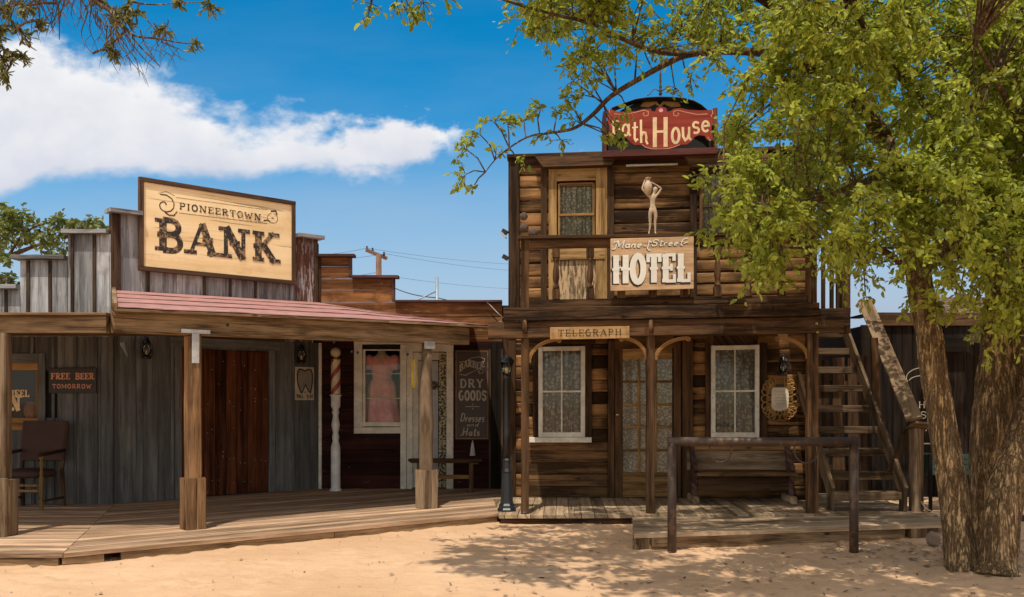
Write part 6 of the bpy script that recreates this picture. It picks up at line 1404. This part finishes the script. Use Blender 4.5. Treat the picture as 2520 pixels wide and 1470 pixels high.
# ------------------------------------------------------------------ trees
def bark_tube(mb, pts, rad, n=20, sub=7, amp=.10, seed=0.):
    P = [Vector(p) for p in pts]; out = []; ro = []
    for i in range(len(P) - 1):
        p0 = P[max(i - 1, 0)]; p1 = P[i]; p2 = P[i + 1]; p3 = P[min(i + 2, len(P) - 1)]
        for j in range(sub):
            t = j / sub; out.append(.5 * ((2 * p1) + (p2 - p0) * t + (2 * p0 - 5 * p1 + 4 * p2 - p3) * t * t + (3 * p1 - p0 - 3 * p2 + p3) * t ** 3)); ro.append(rad[i] + (rad[i + 1] - rad[i]) * t)
    out.append(P[-1]); ro.append(rad[-1]); o = len(mb.v); mb.tube(out, ro, n, rn=.7)
    for i in range(len(out)):
        for j in range(n):
            a = o + i * n + j; v = Vector(mb.v[a]); c = out[i]; d = v - c; an = math.atan2(d.y, d.x)
            w_ = an + .35 * mnoise.noise(Vector((math.cos(an), math.sin(an), v.z * 1.6 + seed + 40)))
            r1 = abs(mnoise.noise(Vector((math.cos(w_) * 3.6, math.sin(w_) * 3.6, v.z * 1.5 + seed)))); r2 = abs(mnoise.noise(Vector((math.cos(w_) * 7, math.sin(w_) * 7, v.z * 2.6 + seed))))
            f = amp * (min(r1 * 3.2, 1) * .9 + min(r2 * 3, 1) * .5 - .9) + mnoise.noise(Vector((math.cos(an) * 1.2, math.sin(an) * 1.2, v.z * 2.5 + seed + 9))) * amp * .8
            mb.v[a] = tuple(c + d * (1 + f))
    return out
class Crown:
    def __init__(s): s.p = []; s.d = []; s.l = []; s.r = []; s.tw = MB(); s.limb = []
    def clump(s, c, rad, n, root=None, nt=7, size=.07, droop=.25, flat=.8, tone=0.0):
        c = Vector(c); rad = float(rad)
        if root is None: root = min(s.limb, key=lambda q: (q - c).length_squared) if s.limb else c - Vector((0, 0, .3))
        root = Vector(root); d0 = (c - root); ln = d0.length
        mid = root.lerp(c, .5) + Vector((random.uniform(-.1, .1), random.uniform(-.1, .1), random.uniform(0, .12))) * min(ln, 1.2)
        if ln > .05: s.tw.tube([root, root.lerp(mid, .6), mid, c], [min(.016, .006 + .006 * ln), .008, .007, .005], 5, cap=False, rn=.7)
        per = max(3, n // nt)
        for k in range(nt):
            v = Vector((random.gauss(0, 1), random.gauss(0, 1), random.gauss(0, 1) * flat)).normalized()
            if ln > .05: v = (v + d0.normalized() * .55).normalized()
            L = rad * random.uniform(.65, 1.2); st = c + v * rad * .08
            e = st + v * L - Vector((0, 0, droop * L)); m_ = st.lerp(e, .5) + Vector((0, 0, .10 * L))
            s.tw.tube([st, m_, e], [.005, .0035, .0015], 3, cap=False, rn=.7)
            for j in range(per):
                t = .12 + .9 * ((j + random.random()) / per); q = (st * (1 - t) ** 2 + m_ * 2 * t * (1 - t) + e * t * t) if t < 1 else e
                ld = (v * .55 + Vector((random.gauss(0, .6), random.gauss(0, .6), random.gauss(-.35, .45)))).normalized()
                q = q + Vector((random.gauss(0, 1), random.gauss(0, 1), random.gauss(0, 1))) * rad * .075
                s.p.append(tuple(q)); s.d.append(tuple(ld)); s.l.append(size * random.uniform(.5, 1.4)); s.r.append(min(max(random.gauss(.5 + tone, .32), 0), 1))
    def build(s, mat, parent, aspect=.27, name='crown'):
        p = np.array(s.p); d = np.array(s.d); L = np.array(s.l)[:, None]; n = len(p); b = np.array(BASE[parent.name])
        rv = rng.normal(size=(n, 3)); rv[:, 2] += 1.0; rv[:, 1] -= .25
        sd = np.cross(d, rv); sd /= np.linalg.norm(sd, axis=1)[:, None] + 1e-9; nr = np.cross(sd, d)
        p = p - b; W_ = L * aspect
        v = np.stack([p, p + d * L * .35 + sd * W_ + nr * W_ * .35, p + d * L * .72 + sd * W_ * .72 + nr * W_ * .2, p + d * L - nr * L * .10, p + d * L * .72 - sd * W_ * .72 + nr * W_ * .2, p + d * L * .35 - sd * W_ + nr * W_ * .35], 1).reshape(-1, 3)
        o = np.arange(n)[:, None] * 6; f = np.concatenate([o + np.array([[0, 1, 2, 3]]), o + np.array([[0, 3, 4, 5]])], 1).reshape(-1, 4)
        me = bpy.data.meshes.new(name); me.vertices.add(len(v)); me.vertices.foreach_set('co', v.astype(np.float32).ravel())
        me.loops.add(f.size); me.loops.foreach_set('vertex_index', f.astype(np.int32).ravel()); me.polygons.add(len(f)); me.polygons.foreach_set('loop_start', (np.arange(len(f)) * 4).astype(np.int32))
        me.update(calc_edges=True); a = me.attributes.new('rnd', 'FLOAT', 'POINT'); a.data.foreach_set('value', np.repeat(np.array(s.r, dtype=np.float32), 6))
        me.materials.append(mat); ob = bpy.data.objects.new(name, me); COL.objects.link(ob); ob.parent = parent
        if s.tw.v: s.tw.build('twigs', M['branch'], parent)
        return ob
def inpoly(x, y, P):
    r = False; n = len(P)
    for i in range(n):
        (x1, y1), (x2, y2) = P[i], P[(i + 1) % n]
        if (y1 > y) != (y2 > y) and x < (x2 - x1) * (y - y1) / (y2 - y1) + x1: r = not r
    return r
def big_tree():
    b = G(2425, 1402, -.2); t = T('shade_tree', 'big leafy shade tree with three rough trunks at the right edge', 'tree', WF, tuple(b))
    g = -.26; C = Crown()
    def trunk(pts, rad, nm='trunk', amp=.11, n=44, seed=0., mat='bark', sub=14):
        mb = MB(); o = bark_tube(mb, pts, rad, n, sub, amp, seed); C.limb.extend(o[::3]); mb.build(nm, M[mat], t); return o
    A = [D(2376, 1410, 8.88), D(2366, 1375, 8.88), D(2352, 1250, 8.95), D(2332, 1120, 9.0), D(2305, 960, 9.05), D(2288, 840, 9.1), D(2268, 730, 9.2), D(2240, 560, 9.3), D(2190, 380, 9.4), D(2090, 200, 9.5), D(2000, 60, 9.5), D(1940, -70, 9.4), D(1880, -260, 9.2)]
    trunk(A, [.22, .150, .132, .128, .122, .120, .118, .105, .09, .075, .07, .055, .03], seed=1.)
    B_ = [D(2418, 1404, 9.45), D(2424, 1366, 9.45), D(2438, 1200, 9.4), D(2448, 1070, 9.35), D(2468, 880, 9.4), D(2482, 740, 9.5), D(2480, 540, 9.6), D(2450, 300, 9.7), D(2420, 60, 9.7), D(2400, -200, 9.5)]
    trunk(B_, [.24, .20, .20, .225, .225, .20, .17, .12, .09, .05], seed=5.)
    C_ = [D(2452, 1424, 8.62), D(2455, 1388, 8.65), D(2472, 1230, 8.7), D(2524, 1070, 8.8), D(2572, 940, 8.9), D(2610, 780, 9.0), D(2640, 560, 9.0), D(2660, 300, 9.0), D(2660, 0, 9.0)]
    trunk(C_, [.235, .165, .16, .165, .17, .15, .12, .09, .05], seed=9.)
    def limb(px, rad, n=9, amp=.06, seed=0.): trunk([D(*q) for q in px], rad, 'limb', amp, n, seed, 'branch', 5)
    limb([(2180, 330, 9.4), (2060, 210, 9.0), (1980, 160, 8.9), (1910, 135, 8.9), (1800, 126, 8.9), (1702, 133, 9.0), (1650, 152, 9.0), (1577, 192, 9.1), (1504, 237, 9.2), (1459, 282, 9.3), (1413, 316, 9.3), (1350, 328, 9.4), (1295, 339, 9.4), (1228, 384, 9.5), (1190, 430, 9.5)],
         [.07, .055, .05, .042, .036, .033, .03, .026, .024, .021, .016, .012, .010, .007, .004])
    limb([(1702, 133, 9.0), (1620, 128, 8.8), (1540, 100, 8.7), (1460, 60, 8.6), (1380, 40, 8.5), (1270, 10, 8.4), (1150, -30, 8.3), (1000, -40, 8.2), (900, 0, 8.1)], [.025, .024, .02, .017, .014, .012, .010, .007, .004])
    limb([(2090, 200, 9.5), (1960, 60, 9.0), (1820, -40, 8.5), (1640, -160, 7.8), (1380, -330, 7.2), (1100, -420, 6.8)], [.06, .05, .045, .04, .03, .015])
    limb([(2290, 560, 9.2), (2240, 420, 8.6), (2150, 440, 8.2), (2050, 480, 8.0), (1960, 500, 7.9), (1860, 500, 7.8), (1780, 470, 7.8)], [.05, .04, .032, .026, .02, .013, .006])
    limb([(2268, 700, 9.2), (2180, 620, 8.7), (2080, 600, 8.4), (1980, 610, 8.3), (1900, 610, 8.2)], [.04, .03, .022, .014, .006])
    limb([(2470, 540, 9.6), (2380, 380, 8.8), (2280, 260, 8.3), (2160, 120, 8.0), (2060, -60, 7.6)], [.06, .045, .04, .03, .015])
    limb([(2462, 700, 9.4), (2420, 620, 8.6), (2360, 600, 8.0), (2300, 640, 7.8), (2240, 690, 7.7)], [.05, .035, .025, .015, .006])
    limb([(2620, 560, 9.0), (2560, 400, 8.2), (2480, 250, 7.8), (2400, 100, 7.4)], [.05, .04, .03, .012])
    # crown: leaf clumps through the volume of the crown
    R1 = [(1810, 250), (1860, 370), (1850, 420), (1790, 455), (1790, 520), (1840, 565), (1910, 590), (1960, 605), (2040, 610), (2090, 625), (2130, 650), (2190, 665), (2260, 670), (2310, 670), (2400, 690), (2470, 750), (2560, 770), (2760, 740), (2760, -160), (1960, -160), (1880, 80), (1830, 200)]
    R2 = [(1255, -120), (1310, 40), (1400, 100), (1420, 190), (1500, 215), (1600, 190), (1720, 150), (1850, 90), (1960, -100)]
    def fill(poly, n, d0, d1, r0, r1, leaves, size=.058, tone=0., nt=8):
        us = [p[0] for p in poly]; vs_ = [p[1] for p in poly]; k = 0
        while k < n:
            u, v = random.uniform(min(us), max(us)), random.uniform(min(vs_), max(vs_))
            if not inpoly(u, v, poly): continue
            # clearings: low-frequency noise opens gaps, more of them on the upper left
            if mnoise.noise(Vector((u * .009, v * .009, 3.3))) < -.28 and random.random() < .85: continue
            y = random.uniform(d0, d1); r = random.uniform(r0, r1); q_ = r * F / y * .9
            if 1500 - q_ < u < 1768 + q_ and 225 - q_ < v < 385 + q_ or 1500 - q_ < u < 1700 + q_ and 385 < v < 730 + q_: continue
            C.clump(D(u, v, y), r, int(leaves * 1.42 * (r / r1) ** 1.5), size=size, tone=tone, nt=nt); k += 1
    fill(R1, 165, 7.5, 10.6, .28, .48, 260, tone=.02)
    fill(R1, 100, 7.3, 8.4, .20, .34, 180, tone=.10)
    fill([(2330, -160), (2760, -160), (2760, 760), (2480, 790), (2420, 700), (2330, 500)], 120, 7.5, 9.8, .3, .5, 280, tone=-.05)
    fill([(1800, 400), (1900, 380), (1950, 560), (1900, 655), (1815, 605), (1790, 520)], 24, 7.5, 8.1, .15, .27, 105, size=.062, tone=.08)
    fill([(1690, 215), (1780, 205), (1830, 330), (1790, 350), (1720, 290)], 14, 9.6, 10.8, .16, .26, 90, size=.062, tone=.12)
    fill(R2, 75, 8.2, 9.8, .16, .32, 110, size=.060, tone=-.08, nt=7)
    for u, v, y, r, n in ((1180, 330, 9.4, .17, 45), (1150, 370, 9.5, .15, 40), (1145, 430, 9.5, .14, 40), (1165, 460, 9.5, .10, 22), (1215, 300, 9.4, .15, 36), (1250, 310, 9.4, .13, 26), (1220, 380, 9.5, .12, 22), (1290, 300, 9.4, .15, 30), (1330, 270, 9.3, .15, 36), (1370, 280, 9.3, .14, 34), (1400, 255, 9.3, .13, 30), (1420, 300, 9.3, .12, 22), (1340, 330, 9.4, .12, 22), (1380, 345, 9.4, .10, 14),
                            (1440, 235, 9.2, .14, 36), (1470, 200, 9.2, .13, 26), (1520, 320, 9.2, .08, 14), (1490, 330, 9.1, .07, 12), (1540, 260, 9.2, .10, 16), (1410, 200, 9.2, .15, 40), (1430, 150, 9.1, .18, 44), (1470, 120, 9.0, .16, 36), (1700, 190, 9.0, .14, 28), (1660, 215, 9.0, .10, 14), (1275, 395, 9.5, .09, 10), (1500, 345, 9.1, .05, 10), (1512, 300, 9.1, .06, 12), (1525, 345, 9.1, .06, 10),
                            (1275, 5, 8.5, .16, 36), (1310, 40, 8.5, .16, 36), (1320, 70, 8.5, .12, 26), (1360, 20, 8.5, .16, 36), (1400, 60, 8.6, .15, 30), (915, 10, 8.1, .10, 24), (905, 40, 8.1, .07, 14), (890, -5, 8.1, .10, 20), (975, 8, 8.2, .11, 26), (1000, 28, 8.2, .10, 22), (1040, 5, 8.2, .11, 24), (1090, -8, 8.3, .10, 20), (1020, 45, 8.2, .04, 6),
                            (1740, 560, 7.8, .13, 26), (1745, 460, 7.8, .14, 30), (1780, 420, 7.8, .16, 34), (1830, 410, 7.9, .15, 32), (1720, 430, 7.8, .07, 9), (1790, 590, 7.9, .14, 28), (1850, 620, 8., .16, 34), (1880, 560, 8, .2, 44), (1800, 520, 8, .16, 34), (1930, 690, 8.2, .14, 30), (1900, 660, 8.2, .12, 22), (2070, 700, 8.4, .10, 18), (2130, 730, 8.5, .09, 14), (2250, 735, 8.3, .2, 60), (2300, 745, 8.3, .18, 60), (2360, 735, 8.2, .2, 60), (2430, 770, 8.4, .18, 60)):
        C.clump(D(u, v, y), r, n, nt=5, size=.064, tone=.05 if u > 1700 else -.06)
    # the part of the same crown that spreads forward, above the street
    shade = [(1060, 1340), (1300, 1302), (1560, 1325), (1900, 1362), (2520, 1345), (2640, 1480), (1990, 1485), (1850, 1436), (1600, 1448), (1350, 1440), (1150, 1402)]
    k = 0
    while k < 104:
        u, v = random.uniform(1060, 2640), random.uniform(1300, 1485)
        if not inpoly(u, v, shade) or (u < 1560 and random.random() < .35): continue
        g_ = G(u, v, -.17)
        if u > 1700 and g_.y > 8.5: continue
        z = random.uniform(4.9, 6.6); p = g_ + SUN * ((z - g_.z) / SUN.z)
        if CV - (p.z - H) * F / p.y > -70: p = g_ + SUN * ((z + 1.2 - g_.z) / SUN.z)
        if CV - (p.z - H) * F / p.y > -70: continue
        C.clump(p, random.uniform(.28, .5), 150, nt=7, size=.10); k += 1
    for _ in range(34):
        C.clump((random.uniform(4.6, 7.6), random.uniform(10.6, 12.8), random.uniform(3.7, 6.2)), random.uniform(.4, .6), 200, nt=8, size=.10, tone=-.1)  # deeper clumps over the shed, added to shade it and the ground there
    C.build(M['leaf'], t)
big_tree()
def back_tree():
    p = Vector((-10.2, 18, -.15)); t = T('tree', 'leafy tree growing behind the saloon parapet at far left', 'tree', WF, tuple(p)); C = Crown(); y = 17
    mb = MB(); o = bark_tube(mb, [p, (-10.1, 17.8, 1.5), (-9.9, 17.5, 2.8), D(-70, 660, 17.2), D(-60, 520, 17)], [.22, .19, .17, .12, .06], 12, 5, .08); C.limb.extend(o[8:]); mb.build('trunk', M['bark'], t)
    for px_, rad in (([(-90, 690), (-40, 655), (20, 632), (70, 612), (130, 590), (175, 570)], [.10, .06, .05, .035, .02, .008]), ([(-40, 655), (10, 690), (40, 710)], [.04, .025, .01]), ([(20, 632), (60, 575), (120, 548), (200, 545)], [.03, .02, .014, .006])):
        mb = MB(); o = bark_tube(mb, [D(u, v, 17) for u, v in px_], rad, 8, 4, .05); C.limb.extend(o); mb.build('limb', M['branch'], t)
    for u, v, r in ((-20, 540, .5), (20, 545, .42), (60, 550, .36), (100, 560, .30), (130, 545, .26), (20, 590, .3), (165, 545, .26), (200, 545, .25), (235, 548, .2), (70, 580, .26), (120, 590, .22), (150, 610, .26), (125, 620, .2), (15, 630, .22), (10, 690, .3), (25, 695, .22), (-20, 680, .4), (0, 530, .3), (40, 535, .25), (215, 560, .16), (180, 560, .2), (30, 565, .4), (-40, 580, .5), (140, 635, .12)):
        C.clump(D(u, v, 17 + random.uniform(-.6, .6)), r, int(24 + r * 190), nt=7, size=.115, tone=-.05)
    C.build(M['leaf_pale'], t)
back_tree()
def overhang():
    p = Vector((-5.6, 2.6, -.2)); t = T('overhanging_tree', 'thin drooping branches with sparse leaf tufts hanging in at top left', 'tree', WF, tuple(p)); C = Crown(); Y = 5.3
    mb = MB(); o = bark_tube(mb, [p, (-5.5, 2.8, 1.6), (-5.3, 3.2, 3.0), (-4.9, 4.0, 4.2), (-4.4, 5.0, 4.7)], [.2, .17, .15, .12, .08], 14, 5, .08); mb.build('trunk', M['bark'], t)
    A = o[-1]
    def br(px_, rad):
        mb = MB(); o = bark_tube(mb, [q if isinstance(q, Vector) else D(q[0], q[1], Y + q[2] if len(q) > 2 else Y) for q in px_], rad, 7, 4, .05); C.limb.extend(o); mb.build('limb', M['branch'], t); return o
    b1 = br([A, (60, -160), (160, -70), (232, 2), (270, 28), (300, 60), (330, 88), (385, 95), (440, 105), (478, 108)], [.07, .03, .018, .012, .010, .008, .007, .006, .004, .002])
    b2 = br([(310, 70), (340, 110), (370, 140), (395, 165)], [.006, .005, .004, .002]); br([(300, 60), (320, 100), (350, 140), (380, 168)], [.005, .004, .003, .002])
    b3 = br([A, (-120, -60), (-40, -20), (10, 30), (40, 70), (70, 110), (90, 125)], [.06, .03, .016, .008, .006, .004, .002])
    br([(-40, -20), (-20, 60), (0, 110), (30, 135), (75, 165)], [.012, .007, .005, .003, .0015]); b4 = br([(160, -70), (280, -25), (330, 5), (390, 12), (430, 8), (510, 5)], [.012, .009, .006, .004, .003, .002])
    br([(60, -160), (120, -40), (143, 20), (146, 60), (146, 98)], [.012, .007, .005, .004, .002]); br([(160, -70), (200, 0), (215, 30), (200, 80), (210, 110), (228, 132)], [.008, .005, .004, .003, .002, .001])
    tw = C.tw
    for i in range(88):
        u = random.choice((random.uniform(0, 130), random.uniform(80, 300), random.uniform(170, 420))); v0 = -40 if u < 220 else random.uniform(-10, 60) + (u - 220) * .3; y = Y + random.uniform(-.25, .25)
        L = random.uniform(40, 130) * (1 if u < 330 else .6); dx = random.uniform(-40, 45) + (25 if u > 220 else 0); pts = []
        for j in range(7):
            k = j / 6; pts.append(D(u + dx * k + 10 * math.sin(k * 4 + i), v0 + L * k ** .9 + random.uniform(-3, 3), y))
        tw.tube(pts, [.0042, .0038, .0034, .003, .0026, .002, .0012], 4, cap=False, rn=.7)
        for _ in range(2):
            j = random.randrange(1, 6); s_ = random.choice((-1, 1)); q = pts[j]; tw.tube([q, q + Vector((s_ * .03, 0, -.03)), q + Vector((s_ * .05, .01, -.09))], [.0022, .0018, .001], 3, cap=False, rn=.7)
    for u, v, r in ((10, 17, 26), (53, 7, 20), (86, 52, 18), (10, 65, 20), (52, 78, 20), (10, 121, 28), (8, 140, 20), (55, 139, 15), (15, 180, 17), (313, 12, 20), (300, 40, 24), (280, 36, 18), (339, 23, 12), (275, 108, 18), (278, 125, 15), (404, 70, 18), (479, 108, 17), (514, 7, 20), (255, 5, 12), (70, 15, 14), (440, 2, 10), (-20, 60, 30), (-20, 100, 25)):
        C.clump(D(u, v, Y + random.uniform(-.1, .1)), r / F * Y, int(20 + r * 2.4), nt=7, size=.040, droop=.9, tone=-.05)
    C.build(M['leaf_olive'], t, .17)
overhang()
def pebbles():
    mb = MB()
    for i in range(380):
        u, v = random.uniform(-60, 2580), random.choice((random.uniform(1290, 1490), random.gauss(1330, 18)))
        if v < 1292: continue
        p = G(u, v, -.15); z = gz(p.x, p.y); r = random.uniform(.004, .013) * (1.8 if random.random() < .06 else 1); vs = []
        for a in range(6): vs.append((p.x + r * math.cos(a * 1.047) * random.uniform(.7, 1.3), p.y + r * math.sin(a * 1.047) * random.uniform(.7, 1.3), z + .012))
        vs.append((p.x, p.y, z + .014 + r * .8)); mb.add(vs, [(a, (a + 1) % 6, 6) for a in range(6)])
    mb.build('pebbles', M['pebble'], None, None, 'small pebbles scattered over the sand street', 'pebbles', kind='stuff')
pebbles()
def litter():
    mb = MB(); 
    for i in range(900):
        u, v = (random.uniform(2020, 2520), random.gauss(1352, 22)) if i < 520 else (random.uniform(1100, 2520), random.uniform(1300, 1480))
        if v < 1330 and u > 1560: continue
        p = G(u, v, gz(*G(u, v, -.18)[:2])); a = random.uniform(0, 6.3); L = random.uniform(.012, .05); w = L * random.uniform(.15, .4); d = Vector((math.cos(a), math.sin(a), random.uniform(-.1, .2))) * L; s_ = Vector((-math.sin(a), math.cos(a), random.uniform(-.3, .3))) * w
        z = Vector((p.x, p.y, gz(p.x, p.y) + .018 * mnoise.noise(Vector((p.x * .9, p.y * .9, 0))) + .012)); mb.add([z - d, z + s_, z + d, z - s_], [(0, 1, 2, 3)])
    mb.build('leaf_litter', M['litter'], None, None, 'dry leaves and bits of bark scattered on the shaded sand', 'leaf litter', kind='stuff')
litter()
